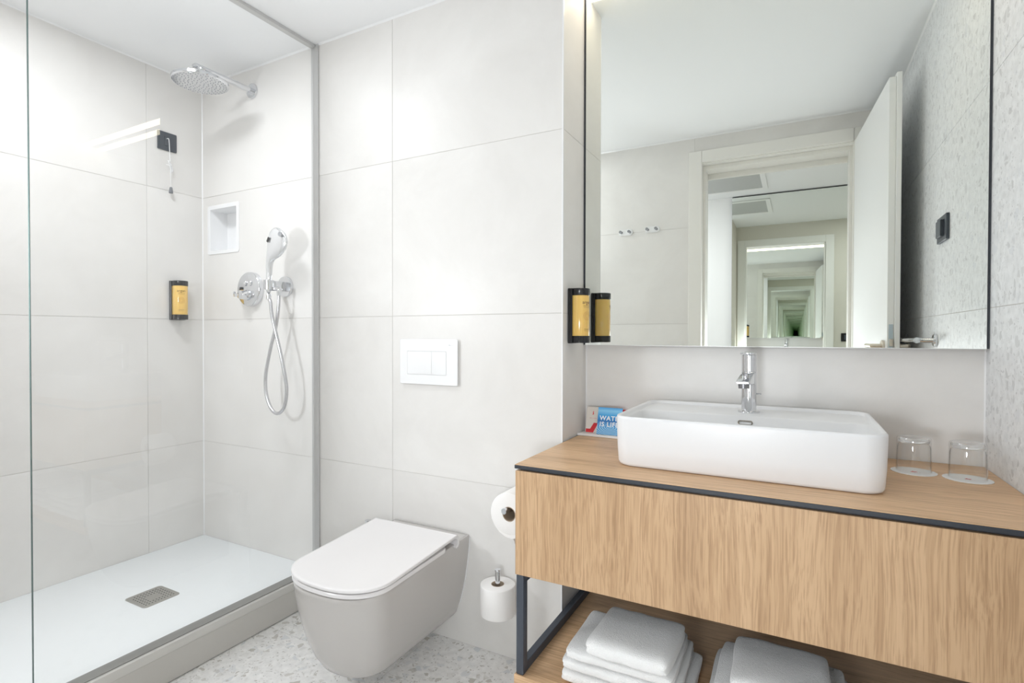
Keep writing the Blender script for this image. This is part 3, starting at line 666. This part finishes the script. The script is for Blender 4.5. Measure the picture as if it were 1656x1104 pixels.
M_LG = simple('faint_grey_print', (.55, .56, .58), .5)
m = strokes(.014, .0036, frame((fx1-.026, D-.0121, fz1-.024), (1, 0, 0), (0, 0, 1), (0, -1, 0)), 4); m.cyl((fx1-.0355, D-.0121, fz1-.022), (fx1-.0355, D-.01222, fz1-.022), .0024, n=14); o = m.build('maker_mark', M_LG, fp, smooth=False); o['kind'] = 'stuff'

# ------------------------------------------------------------------ toilet brush behind the toilet
tb = thing('toilet_brush', (-1.435, 1.53, 0), 'chrome toilet brush mostly hidden behind the toilet', 'toilet brush')
m = MB(); m.lathe((-1.435, 1.53, .001), [(0, 0), (.042, 0), (.042, .004), (.040, .30), (.037, .305), (.010, .310), (0, .310)], 32); m.build('canister', M_SATIN, tb)
m = MB(); m.cyl((-1.435, 1.53, .31), (-1.435, 1.53, .408), .005, n=14); m.lathe((-1.435, 1.53, .408), [(0, 0), (.0115, 0), (.0115, .006), (0, .0065)], 24); m.build('handle', M_CHROME, tb)

# ------------------------------------------------------------------ toilet rolls and holders
def roll_mesh(c, axis, r, L, rc, tail=None):
    q = Vector(axis).normalized().to_track_quat('Z', 'Y')
    m = MB(); n = 64
    prof = [(rc+.0012, -L/2+.001), (r-.003, -L/2), (r-.0008, -L/2+.0012), (r, -L/2+.004), (r, L/2-.004), (r-.0008, L/2-.0012), (r-.003, L/2), (rc+.0012, L/2-.001)]
    m.lathe(c, prof, n, axis, closed=True); return m
lr = Vector((-.873, 1.540, .241))
t = thing('toilet_roll', (lr.x, lr.y, .190), 'white spare toilet roll standing on the lower upright holder', 'toilet roll')
m = roll_mesh(lr, (0, 0, 1), .058, .100, .0205); m.build('paper', M_PAPER, t, angle=60)
m = MB(); m.lathe(lr, [(.0196, -.0495), (.0216, -.0495), (.0216, .0495), (.0196, .0495)], 40, closed=True); m.build('core', M_CARD, t)
m = MB(); m.loft([[Vector((lr.x+.0586*math.cos(a_), lr.y+.0586*math.sin(a_), z)) for a_ in [math.radians(10+30*k_/6) for k_ in range(7)]] + [Vector((lr.x+.0576*math.cos(a_), lr.y+.0576*math.sin(a_), z)) for a_ in [math.radians(40-30*k_/6) for k_ in range(7)]] for z in (lr.z-.049, lr.z+.0500)])
m.build('loose_sheet', M_PAPER, t)
t = thing('roll_holder', (lr.x, D, .180), 'chrome upright holder with the spare roll', 'roll holder')
m = MB(); m.cyl((lr.x, lr.y, .178), (lr.x, lr.y, .334), .0085, n=24, bev=.001); m.lathe((lr.x, lr.y, .333), [(0, 0), (.0095, 0), (.0105, .004), (.0105, .006), (0, .0065)], 28); m.build('upright', M_CHROME, t)
m = MB(); m.cyl((lr.x, D-.004, .179), (lr.x, lr.y-.008, .179), .0075, n=20); m.lathe((lr.x, lr.y, .181), [(0, 0), (.020, 0), (.020, .004), (0, .0045)], 28); m.build('arm', M_CHROME, t)
m = MB(); m.lathe((lr.x, D-.0006, .179), [(0, 0), (.024, 0), (.024, .006), (.022, .008), (0, .008)], 32, (0, -1, 0)); m.build('wall_rose', M_CHROME, t)

aax = Vector((0, -1, 0)); uc = Vector((-.800, 1.532, .5510)); ex_ = Vector((1, 0, 0))
t = thing('toilet_roll', (uc.x, uc.y, uc.z-.068), 'white toilet roll in use, on the upper peg holder', 'toilet roll')
m = roll_mesh(uc, aax, .0672, .100, .0225); m.build('paper', M_PAPER, t, angle=60)
m = MB(); m.lathe(uc, [(.0214, -.0495), (.0236, -.0495), (.0236, .0495), (.0214, .0495)], 40, aax, closed=True); m.build('core', M_CARD, t)
# loosely wound outer layers sagging at the bottom, and the free end
outer = [(-.0640, -.020), (-.052, -.043), (-.034, -.0625), (-.012, -.0735), (.010, -.0765), (.030, -.0705), (.048, -.055), (.062, -.028)]
inner = [(.066*math.cos(a_), .066*math.sin(a_)) for a_ in [math.radians(-22-136*k_/10) for k_ in range(11)]]
m = MB(); m.loft([[uc+ex_*x+Vector((0, 0, z))+aax*d_ for x, z in outer+inner] for d_ in (-.0492, .0494)]); m.build('loose_layers', M_PAPER, t, angle=60)
m = MB(); m.loft([[uc+ex_*(x+o_)+Vector((0, 0, z))+aax*d_ for d_, o_ in ((-.049, 0), (.0485, 0), (.0485, .0007), (-.049, .0007))] for x, z in ((.014, -.0755), (.019, -.083), (.0205, -.091))]); m.build('sheet_end', M_PAPER, t)
t = thing('roll_holder', (-.80, D, .56), 'chrome peg holder with the toilet roll in use', 'roll holder')
m = MB(); m.tube([(-.8110, 1.468, .5625), (-.8080, 1.490, .5615), (-.8045, 1.525, .5600), (-.8010, 1.570, .5575), (-.800, D-.006, .5570)], .0095, 24, 3); m.build('peg', M_CHROME, t)
m = MB(); m.lathe((-.800, D-.0006, .5570), [(0, 0), (.024, 0), (.024, .006), (.022, .008), (0, .008)], 32, (0, -1, 0)); m.build('wall_rose', M_CHROME, t)

# ------------------------------------------------------------------ vanity
VX0, VX1, VY0, VZ = -.670, XR-.0012, 1.272, .770
va = thing('vanity_unit', ((VX0+VX1)/2, 1.55, .165), 'oak veneer vanity unit with one wide drawer and open shelf', 'vanity')
VYB = MW-.0015
m = MB(); m.box(VX0, VX1, VY0, VYB, .7585, .7685, .0012); m.build('worktop_core', M_BLACK, va)
m = MB(); m.box(VX0+.0012, VX1, VY0+.0012, VYB, .7682, VZ, .0004); m.build('worktop', M_WOODH, va)
m = MB(); m.box(VX0+.012, VX1-.008, VY0+.014, VYB-.01, .4735, .758); m.build('carcass', M_BLACK, va)
m = MB(); m.box(VX0+.0025, VX0+.0185, VY0+.020, VYB-.005, .4725, .7535, .001); m.build('side_panel', M_WOODV, va)
m = MB(); m.box(VX0+.0025, VX1-.002, VY0+.001, VY0+.0195, .4720, .7535, .001); m.build('drawer_front', M_WOODV, va)
for xs in (VX0+.0045, VX1-.030):
    m = MB(); yb = VYB-.006; t_ = .0215
    m.box(xs, xs+t_, VY0+.004, VY0+.004+.026, .2000, .4715, .002, 2)
    m.box(xs, xs+t_, yb-.026, yb, .2000, .4715, .002, 2)
    m.box(xs+.0002, xs+t_-.0002, VY0+.026, yb-.02, .2002, .2260, .0015)
    m.box(xs+.0002, xs+t_-.0002, VY0+.026, yb-.02, .4465, .4715, .0015)
    m.build('frame', M_ANTH, va)
m = MB(); m.box(VX0, VX1, VY0, VYB, .168, .1995, .0006); m.build('shelf', M_WOODH, va)

# ------------------------------------------------------------------ basin
bx0, bx1, by0, by1 = -.433, .181, 1.385, 1.808
BR = .903
ba = thing('wash_basin', ((bx0+bx1)/2, (by0+by1)/2, VZ), 'white rectangular countertop basin with rounded corners on the oak worktop', 'basin')
m = MB(); n = 10
def L_(ins, z, r, yb=None, y0=None): return rrect(bx0+ins, bx1-ins, (y0 if y0 is not None else by0+ins), (yb if yb is not None else by1-ins), r, n, z)
lo = [L_(.014, VZ+.0004, .040), L_(.008, VZ+.003, .043), L_(.0045, VZ+.010, .045), L_(.002, VZ+.05, .046), L_(.0, BR-.008, .047), L_(.0003, BR-.003, .047), L_(.002, BR-.0006, .046), L_(.0045, BR, .044), L_(.009, BR-.0006, .040), L_(.0115, BR-.003, .038), L_(.0145, BR-.0095, .036),
      L_(.0155, BR-.0105, .036, yb=1.640), L_(.019, BR-.014, .036, yb=1.634), L_(.026, BR-.045, .036, yb=1.624), L_(.034, BR-.085, .040, yb=1.612), L_(.045, BR-.103, .045, yb=1.598), L_(.075, BR-.110, .050, yb=1.565), L_(.14, BR-.113, .05, yb=1.53)]
m.loft(lo); m.build('bowl', M_CER, ba, angle=50)
m = MB(); m.lathe((-.125, 1.49, BR-.1125), [(0, 0), (.033, 0), (.033, .002), (.028, .005), (0, .006)], 36); m.build('waste', M_CHROME, ba)
def stad(hw, hh, y, zc=.8735, xc=-.1255): return rrect(xc-hw, xc+hw, zc-hh, zc+hh, hh*.95, 6, xyz=lambda p, q: Vector((p, y, q)))
m = MB(); m.loft([stad(.0195, .0062, 1.6355), stad(.0195, .0062, 1.6275), stad(.0165, .0040, 1.6270), stad(.016, .0036, 1.629), stad(.0155, .0034, 1.634)]); m.build('overflow_slot', simple('overflow_shade', (.30, .27, .23), .35, .4), ba)  # dark colour stands for the shade inside the slot

# faucet
fx, fy_ = -.1225, 1.712; fz = BR-.0102
f = thing('basin_faucet', (fx, fy_, fz), 'short chrome mixer faucet on the basin deck', 'faucet')
m = MB(); m.lathe((fx, fy_, fz), [(0, 0), (.030, 0), (.0305, .002), (.030, .004), (.0215, .0048), (.0205, .006), (.0205, .118), (.0195, .119), (0, .119)], 44); m.build('body', M_CHROME, f)
m = MB(); m.lathe((fx, fy_, fz+.1195), [(0, 0), (.0195, 0), (.0203, .001), (.0203, .048), (.019, .0495), (0, .05)], 44); m.build('cartridge_cap', M_CHROME, f)
m = MB()
def spsec(d, hw, zb, zt): return [Vector((fx+s1*hw, fy_-d, z)) for s1, z in ((-1, zb), (1, zb), (1, zt), (-1, zt))]
def spr(d, hw, zb, zt, r=.004): return rrect(fx-hw, fx+hw, zb, zt, r, 4, xyz=lambda p, q: Vector((p-.10*d, fy_-d, q)))
m.loft([spr(.010, .0175, fz+.082, fz+.118), spr(.045, .0180, fz+.084, fz+.112), spr(.078, .0182, fz+.088, fz+.103), spr(.088, .0180, fz+.0885, fz+.0995), spr(.094, .0172, fz+.0895, fz+.0975, .0035), spr(.0975, .0150, fz+.0915, fz+.0950, .0015)]); m.build('spout', M_CHROME, f)
m = MB(); m.cyl((fx-.008, fy_-.079, fz+.090), (fx-.008, fy_-.080, fz+.076), .0150, .0135, 28); m.build('aerator', simple('aerator_grey', (.25, .25, .26), .3, .8), f)
m = MB(); 
hzz = fz+.171
pts = [(0, .0205), (-.05, .017)]
m.loft([rrect(fx-.0205, fx+.0205, fy_-.058, fy_+.0205, .0175, 8, hzz+.0), rrect(fx-.021, fx+.021, fy_-.060, fy_+.021, .018, 8, hzz+.002), rrect(fx-.021, fx+.021, fy_-.060, fy_+.021, .018, 8, hzz+.005), rrect(fx-.019, fx+.019, fy_-.058, fy_+.019, .017, 8, hzz+.0065)]); m.build('lever', M_CHROME, f)
m = MB(); m.tube([(fx+.012, fy_+.026, fz+.001), (fx+.012, fy_+.026, fz+.045), (fx+.015, fy_+.024, fz+.052), (fx+.032, fy_+.014, fz+.054)], .0022, 10, 4); m.build('waste_rod', M_CHROME, f)

# ------------------------------------------------------------------ tray with cards
ct = MB(); ct.box(-.672, -.4420, 1.744, 1.8385, VZ+.0003, VZ+.0065, .002, 2); ct.box(-.672, -.4420, 1.744, 1.7465, VZ+.0065, VZ+.0085, .0008)
o = ct.build('amenity_tray', M_WPL); tag(o, 'flat white tray in the corner of the worktop', 'tray')
zt_ = VZ+.0070
def card(name, x0, x1, y0, lean, h_, mat, label, thick=.0006, yaw=0.0):
    """standing card leaning back by `lean` metres"""
    L2 = math.hypot(h_, lean)
    ez = Vector((0, lean, h_)).normalized(); ex = Vector((math.cos(yaw), math.sin(yaw), 0)); ey = ez.cross(ex); 
    o_ = Vector((x0, y0, zt_+.0002))
    M4 = frame(o_, ex, ez, ex.cross(ez))
    m_ = MB(); m_.box(0, x1-x0, 0, L2, -thick, thick, 0, 1, M4)
    ob = m_.build(name, mat, origin=o_, smooth=False)
    tag(ob, label, 'card'); return ob, M4, L2
M_CREAM = simple('cream_card', (.70, .66, .61), .6)
def cdetail(parent, mb, name, mat): return mb.build(name, mat, parent, smooth=False)
# dark red card at the back
card('info_card', -.600, -.5185, 1.792, .018, .0835, M_PRINTR, 'dark red card edge behind the blue water card')
cA, MA, LA = card('info_card', -.653, -.583, 1.778, .020, .088, M_CREAM, 'cream card with a red chevron at its foot')
card('info_card', -.657, -.590, 1.784, .020, .086, M_CREAM, 'second cream card directly behind the chevron one')
th_ = .0007
m = MB(); m.prism([(0, .0012), (.027, .0012), (.0435, .035), (.0275, .035), (.0155, .0135), (0, .0135)], .0002, MA @ Matrix.Translation((.0003, 0, th_))); cdetail(cA, m, 'red_chevron', M_PRINTR)
m = MB(); m.prism([(.0205, .066), (.0225, .069), (.0215, .073), (.0232, .0765), (.0225, .0795), (.0252, .0760), (.0238, .0725), (.0262, .070), (.0245, .066), (.0225, .0645)], .0002, MA @ Matrix.Translation((0, -.002, th_))); cdetail(cA, m, 'emblem', M_PRINTR)
m = strokes(.024, .0026, MA @ Matrix.Translation((.0235, .0500, th_)), 6); o = cdetail(cA, m, 'print', M_PRINTR); o['kind'] = 'stuff'
cB, MBm, LBc = card('info_card', -.608, -.522, 1.762, .024, .0905, M_WATER, 'blue water photo card lettered in white capitals', .0005)
m = text_mesh('WATER', .0220, MBm @ Matrix.Translation((.0075, .0495, .0006)), .0001, 'LEFT', 1.12, .0004); cdetail(cB, m, 'lettering', M_PRINTW)
m = text_mesh('IS LIFE', .0220, MBm @ Matrix.Translation((.0085, .0285, .0006)), .0001, 'LEFT', 1.12, .0004); cdetail(cB, m, 'lettering', M_PRINTW)

# ------------------------------------------------------------------ tumblers upside down on coasters
for i, (gx, gy, lab, labc) in enumerate(((.267, 1.688, 'upturned clear tumbler next to the basin', 'round white paper coaster nearest the basin'), (.3695, 1.664, 'upturned clear tumbler next to the terrazzo wall', 'round white paper coaster nearest the terrazzo wall'))):
    m = MB(); nn = 72; R0 = .0485
    def wav(k_, rr): return rr*(1+.012*math.sin(24*2*PI*k_/nn))
    m.loft([[Vector((gx+wav(k_, R0)*math.cos(2*PI*k_/nn), gy+wav(k_, R0)*math.sin(2*PI*k_/nn), VZ+z)) for k_ in range(nn)] for z in (.0003, .0013)])
    co = m.build('paper_coaster', simple('coaster_paper', (.86, .86, .86), .8)); tag(co, labc, 'coaster')
    ORG[co.name] = co.location.copy()
    m = MB(); m.prism([(-.006, -.004), (.006, -.004), (.009, .001), (.002, .0015), (0, .007), (-.002, .0015)], .00015, frame((gx-.002, gy-.004, VZ+.00135), (1, 0, 0), (0, 1, 0), (0, 0, 1))); m.build('emblem', M_PRINTR, co, smooth=False)
    m = strokes(.020, .0030, frame((gx+.002, gy-.014, VZ+.00135), (1, 0, 0), (0, 1, 0), (0, 0, 1)), 11+i); o = m.build('print', M_PRINTR, co, smooth=False); o['kind'] = 'stuff'
    R1 = .0375; zz = VZ+.0016; hh = .0885; m = MB()
    m.lathe((gx, gy, zz), [(R1-.0012, 0), (R1, .001), (R1-.0004, .040), (R1-.0012, .068), (R1-.0016, .071), (R1-.0010, .0745), (R1-.0012, .084), (R1-.003, .0875), (R1-.006, hh), (.022, hh-.001), (.010, hh-.0022), (.0, hh-.0025),
                           (.0, .0745), (.012, .074), (R1-.010, .0725), (R1-.0045, .0685), (R1-.0030, .062), (R1-.0024, .03), (R1-.0022, .0006)], 64, closed=True)
    o = m.build('tumbler', M_TUMB, angle=40, origin=(gx, gy, zz)); tag(o, lab, 'tumbler')
    m = MB(); m.lathe((gx, gy, zz), [(0, .0750), (.014, .0745), (R1-.008, .0735), (R1-.0052, .0745), (R1-.0040, .0775), (R1-.0042, .083), (R1-.0062, .0868), (.022, .0866), (.010, .0855), (0, .0852)], 56)
    m.build('base', M_SLUG, o, angle=40)

# ------------------------------------------------------------------ towels
def towel(x0, x1, y0, y1, z0, z1, label, seed, folds=2, yaw=0.0, group='folded towels on the vanity shelf', sag=.0025):
    cx, cyy = (x0+x1)/2, (y0+y1)/2; hx_, hy_ = (x1-x0)/2, (y1-y0)/2; T_ = z1-z0
    m = MB(); nx, ny = 26, 40
    # cross-section in y/z : rounded fold at the front, layered back; swept along x
    rowsec = []
    for i in range(nx+1):
        u = -1+2*i/nx
        e = 1-abs(u)**9; edge = max(e, 0)**.5   # rounds the two side ends
        hz_ = T_/2*(.72+.28*edge) if abs(u) > .86 else T_/2
        sec = []
        for j in range(ny):
            a = 2*PI*j/ny; c_, s_ = math.cos(a), math.sin(a)
            pw = .30 if c_ < 0 else .26
            y_ = hy_*math.copysign(abs(c_)**pw, c_); z_ = hz_*math.copysign(abs(s_)**.50, s_)
            # layer grooves, seen on sides and back
            if c_ > -.2:
                gq = 0.0
                for k_ in range(1, folds): 
                    gz = -T_/2+T_*k_/folds; gq += math.exp(-((z_-gz)/(.0030))**2)
                y_ -= gq*.008*max(abs(c_), .0)
            z_ += noise.noise(Vector((u*1.7+seed, y_*9, .3)))*sag*(.4 if s_ < 0 else 1)
            y_ += noise.noise(Vector((u*2.1, z_*14, seed*1.3)))*.006
            xx = hx_*u + noise.noise(Vector((y_*8, z_*22, seed+u)))*.005
            if abs(u) > .97: 
                gq = sum(math.exp(-((z_-(-T_/2+T_*k_/folds))/.003)**2) for k_ in range(1, folds)); xx -= math.copysign(gq*.006, u)
            sec.append(Vector((xx, y_, z_)))
        rowsec.append(sec)
    def shrink(sec, f, dx): 
        return [Vector((p.x+dx, p.y*f, p.z*f)) for p in sec]
    loops = [shrink(rowsec[0], .55, -.0035), shrink(rowsec[0], .86, -.0025)] + rowsec + [shrink(rowsec[-1], .86, .0025), shrink(rowsec[-1], .55, .0035)]
    M4 = Matrix.Translation((cx, cyy, (z0+z1)/2)) @ Matrix.Rotation(yaw, 4, 'Z')
    m.loft(loops); m.bm.transform(M4)
    # keep it resting on what is below
    lowest = min(v_.co.z for v_ in m.bm.verts)
    for v_ in m.bm.verts: v_.co.z += z0+.0004-lowest
    o = m.build('folded_towel', M_TERRY, angle=80, origin=(cx, cyy, z0)); tag(o, label, 'towel')
    sm = o.modifiers.new('s', 'SUBSURF'); sm.levels = 1; sm.render_levels = 1
    return o
def stack(rows):
    z = .2000
    for x0, x1, y0, y1, th, label, seed, yaw in rows:
        o = towel(x0, x1, y0, y1, z, z+th, label, seed, 2, yaw)
        z = max((o.matrix_basis @ v_.co).z for v_ in o.data.vertices)
stack([(-.545, -.225, 1.300, 1.560, .035, 'folded white towel at the bottom of the left stack', 1.1, 0),
       (-.540, -.245, 1.295, 1.550, .032, 'folded white towel second from the bottom of the left stack', 2.3, .01),
       (-.530, -.258, 1.290, 1.525, .028, 'folded white towel just under the top one, left stack', 3.9, .015),
       (-.466, -.262, 1.275, 1.490, .042, 'smaller folded white towel topping the left stack', 5.2, -.02)])
stack([(-.185, .125, 1.310, 1.565, .035, 'folded white towel at the bottom of the right stack', 6.1, 0),
       (-.180, .118, 1.300, 1.555, .032, 'folded white towel second from the bottom of the right stack', 7.7, 0),
       (-.165, .105, 1.300, 1.540, .028, 'folded white towel just under the top one, right stack', 8.4, -.01),
       (-.128, .070, 1.285, 1.500, .042, 'smaller folded white towel topping the right stack', 9.6, .01)])

# ------------------------------------------------------------------ mirror and light above it
mi = thing('wall_mirror', ((XB+XR)/2, MM, 1.084), 'large frameless mirror with dark strips for its shaded side gaps above the basin', 'mirror')
MX0, MX1 = XB+.0085, XR-.0070
m = MB(); m.box(MX0, MX1, MM, MM+.004, 1.0845, CE-.010); m.build('mirror_glass', M_MIRROR, mi, smooth=False)
for e0_, e1_ in ((XB+.0006, MX0-.0003), (MX1+.0003, XR-.0006)):
    m = MB(); m.box(e0_, e1_, MM+.0035, MW-.001, 1.0845, CE-.006); m.build('side_gap_shade', M_BLACK, mi)  # black strips stand for the shade in the gaps beside the mirror
m = MB(); m.box(MX0+.004, MX1-.004, MM+.0043, MW-.0015, 1.090, CE-.014); m.build('backing', M_BLACK, mi)
m = MB(); m.box(MX0, MX1, MM+.0002, MM+.004, 1.0825, 1.0843); m.build('lower_edging', M_SATIN, mi)
M_LED = simple('led_diffuser', (.9, .85, .75), .5, emis=((1.0, .86, .66), LED_STRENGTH))
le = thing('light_strip', ((XB+XR)/2, 1.765, CE-.012), 'warm white light strip on the ceiling along the mirror top', 'light strip')
m = MB(); m.box(XB+.002, XR-.002, 1.736, 1.790, CE-.004, CE-.0006); m.build('channel', M_WPL, le)
m = MB(); m.box(XB+.004, XR-.004, 1.740, 1.786, CE-.009, CE-.0042, .001); m.build('diffuser', M_LED, le)

# ------------------------------------------------------------------ right wall: switch, towel rail
sw = thing('light_switch', (XR, 1.307, 1.440), 'black rocker switch on the terrazzo wall, seen in the mirror', 'switch')
def plateR(m, y0, y1, z0, z1, x0, x1, ins=.001):
    m.loft([rrect(y0, y1, z0, z1, .003, 4, xyz=lambda p, q: Vector((x0, p, q))), rrect(y0, y1, z0, z1, .003, 4, xyz=lambda p, q: Vector((x1, p, q))), rrect(y0+ins, y1-ins, z0+ins, z1-ins, .003, 4, xyz=lambda p, q: Vector((x1-.001, p, q)))])
m = MB(); plateR(m, 1.240, 1.375, 1.440, 1.527, XR-.0006, XR-.008); m.build('plate', M_GREYPL, sw)
m = MB(); plateR(m, 1.275, 1.340, 1.455, 1.512, XR-.0092, XR-.018); m.build('rocker', M_GREYPL, sw)
tr = thing('towel_rail', (XR, .92, 1.10), 'chrome towel rail on the terrazzo wall behind the open door', 'towel rail')
for y in (1.205, .642):
    m = MB(); m.lathe((XR-.0006, y, 1.102), [(0, 0), (.0235, 0), (.0235, .006), (.021, .009), (.0095, .010), (.0085, .012), (.0085, .058), (0, .058)], 32, (-1, 0, 0)); m.build('post', M_CHROME, tr)
m = MB(); m.tube([(XR-.058, 1.213, 1.102), (XR-.058, .634, 1.102)], .0105, 20); m.build('bar', M_CHROME, tr)

# hooks on the door wall
for hx_, hz_, lb in ((-.998, 1.795, 'white oval plate with two chrome hooks, farther from the door'), (-.825, 1.800, 'white oval plate with two chrome hooks, nearer the door')):
    t = thing('wall_hook', (hx_, YO, hz_), lb, 'wall hook')
    def st(y, g_): return rrect(hx_-.047+g_, hx_+.047-g_, hz_-.020+g_, hz_+.020-g_, .019-g_, 8, xyz=lambda p, q: Vector((p, y, q)))
    m = MB(); m.loft([st(YO+.0006, 0), st(YO+.005, 0), st(YO+.0065, .0015)]); m.build('plate', M_WPL, t)
    for dx in (-.028, .028):
        m = MB(); m.lathe((hx_+dx, YO+.0066, hz_), [(0, 0), (.0085, 0), (.0055, .004), (.0055, .022), (.0095, .026), (.0095, .030), (0, .031)], 20, (0, 1, 0)); m.build('peg', simple('dark_chrome', (.35, .36, .38), .12, 1), t)

# ------------------------------------------------------------------ door and its frame
dr = thing('door_1', (.275, YO, 0), 'open white door and ivory frame reflected in the mirror', 'door', kind='structure')
CX0, CX1 = -.522, .268
m = MB(); m.box(-.598, CX0, YO+.001, YO+.016, 0, 2.253, .002, 1); m.build('casing', M_CASING, dr)
m = MB(); m.box(CX1+.002, CX1+.076, YO+.001, YO+.012, 0, 2.253, .002, 1); m.build('casing', M_CASING, dr)
m = MB(); m.box(CX0+.001, CX1+.001, YO+.001, YO+.016, 2.182, 2.253, .002, 1); m.build('casing', M_CASING, dr)
m = MB(); m.box(OX0, CX0, -.012, YO+.001, 0, 2.19); m.box(CX0-.0, -.507, -.012, YO-.05, 0, 2.152, .001); m.box(CX1, OX1, -.012, YO+.001, 0, 2.19); m.box(.253, CX1, -.012, YO-.05, 0, 2.152, .001)
m.box(CX0, CX1, -.012, YO+.001, 2.176, 2.19); m.box(CX0, CX1, -.012, YO-.05, 2.150, 2.176, .001); m.build('jamb', M_CASING, dr)
m = MB(); m.box(-.597, -.522, -.026, -.0125, 0, 2.19, .002); m.box(CX1, CX1+.077, -.026, -.0125, 0, 2.19, .002); m.box(-.5215, CX1-.0005, -.026, -.0125, 2.115, 2.19, .002); m.build('outer_casing', M_CASING, dr)
ang = math.radians(4.2)   # past perpendicular
hp_ = Vector((.272, YO+.018, 0))
dd = Vector((math.sin(ang), math.cos(ang), 0)); dn = Vector((math.cos(ang), -math.sin(ang), 0))
M4 = frame(hp_, dd, dn, (0, 0, 1)); 
if M4.to_3x3().determinant() < 0: M4 = frame(hp_, dd, dn, (0, 0, 1))
LEN = .782
m = MB(); m.box(.004, LEN, 0, .024, .008, 2.178, .001, 1, M4); m.box(.0, LEN+.012, .0242, .042, .008, 2.191, .001, 1, M4); lf = m.build('leaf', M_DOOR, dr)
m = MB(); m.box(LEN-.0002, LEN+.0022, .005, .0205, .95, 1.165, .001, 1, M4); lp = m.build('lock_plate', simple('zinc_plate', (.50, .58, .62), .35, .7), lf)
m = MB(); m.box(LEN+.001, LEN+.012, .007, .019, 1.075, 1.105, .002, 1, M4); m.build('latch', M_NICKEL, lf)
for sgn, nm0 in ((-1, 0), (1, .042)):
    m = MB(); c0 = M4 @ Vector((LEN-.055, nm0, 1.075)); axn = dn*sgn
    m.lathe(c0, [(0, .0004), (.025, .0004), (.025, .008), (.023, .010), (.0095, .011), (.0095, .042), (0, .042)], 28, axn)
    p1 = c0+axn*.042; p0 = p1 - dd*.118
    m.tube([c0+axn*.034, p1, p1-dd*.012, p0], .0092, 16, 3); m.build('lever_handle', M_NICKEL, lf)

# ------------------------------------------------------------------ hall: mirror, vent, switch
hm = thing('hall_mirror', (.45, HM, 0), 'tall hall mirror opposite the doorway, seen through the bathroom mirror', 'mirror')
m = MB(); m.box(-.512, 1.6, HM-.004, HM, .02, CE-.012)
hg = m.build('mirror_glass', simple('hall_mirror_silver', (.87, .90, .86), 0, 1), hm, smooth=False)
m = MB(); m.box(-.512, 1.6, -1.5185, HM-.0045, .015, CE-.006); m.build('backing', M_BLACK, hm)  # black rim above the glass draws the shade of the ceiling gap
vt = thing('ceiling_vent', (-.50, -1.01, CE-.012), 'large perforated air vent in the hall ceiling', 'vent')
vx0, vx1, vy0, vy1 = -.95, -.217, -1.300, -.712
m = MB(); t_ = .038
for b4 in ((vx0, vx1, vy0, vy0+t_), (vx0, vx1, vy1-t_, vy1), (vx0, vx0+t_, vy0+t_, vy1-t_), (vx1-t_, vx1, vy0+t_, vy1-t_)): m.box(b4[0], b4[1], b4[2], b4[3], CE-.010, CE-.0006, .001)
m.build('frame', M_WHITEP, vt)
m = MB(); m.box(vx0+t_, vx1-t_, vy0+t_, vy1-t_, CE-.005, CE-.0008); m.build('perforated_panel', M_PERF, vt)
s2 = thing('light_switch', (.455, -.012, 1.07), 'black switch on the beige hall wall, seen through the mirrors', 'switch')
m = MB(); m.box(.412, .512, -.022, -.0125, 1.058, 1.145, .002, 1); m.build('plate', M_BLKPL, s2)
m = MB(); m.box(.44, .484, -.027, -.0222, 1.075, 1.128, .002, 1); m.build('rocker', M_GREYPL, s2)

# ------------------------------------------------------------------ downlights added out of view to light room and hall
M_LAMP = simple('lamp_diffuser', (.9, .9, .9), .5, emis=((1.0, .97, .93), 6.0))
names = ['added round ceiling lamp over the shower, out of view', 'added round ceiling lamp between shower and door, out of view', 'added round ceiling lamp in the hall left of the door, out of view', 'added round ceiling lamp in the hall right of the door, out of view']
for i, (x, y, wt, rr) in enumerate(DOWN+HALL):
    t = thing('downlight', (x, y, CE), names[i], 'downlight')
    m = MB(); m.lathe((x, y, CE-.0006), [(rr-.004, 0), (rr+.012, 0), (rr+.012, -.003), (rr+.008, -.006), (rr-.004, -.006), (rr-.004, 0)][:5], 40, (0, 0, 1), closed=True); m.build('trim_ring', M_WPL, t)
    m = MB(); m.cyl((x, y, CE-.004), (x, y, CE-.001), rr-.005, n=40); m.build('diffuser', M_LAMP, t)
    l = area_lamp('lamp', (0, 0, -.012), wt, rr*2, (.93, .965, 1.0)); l.parent = t
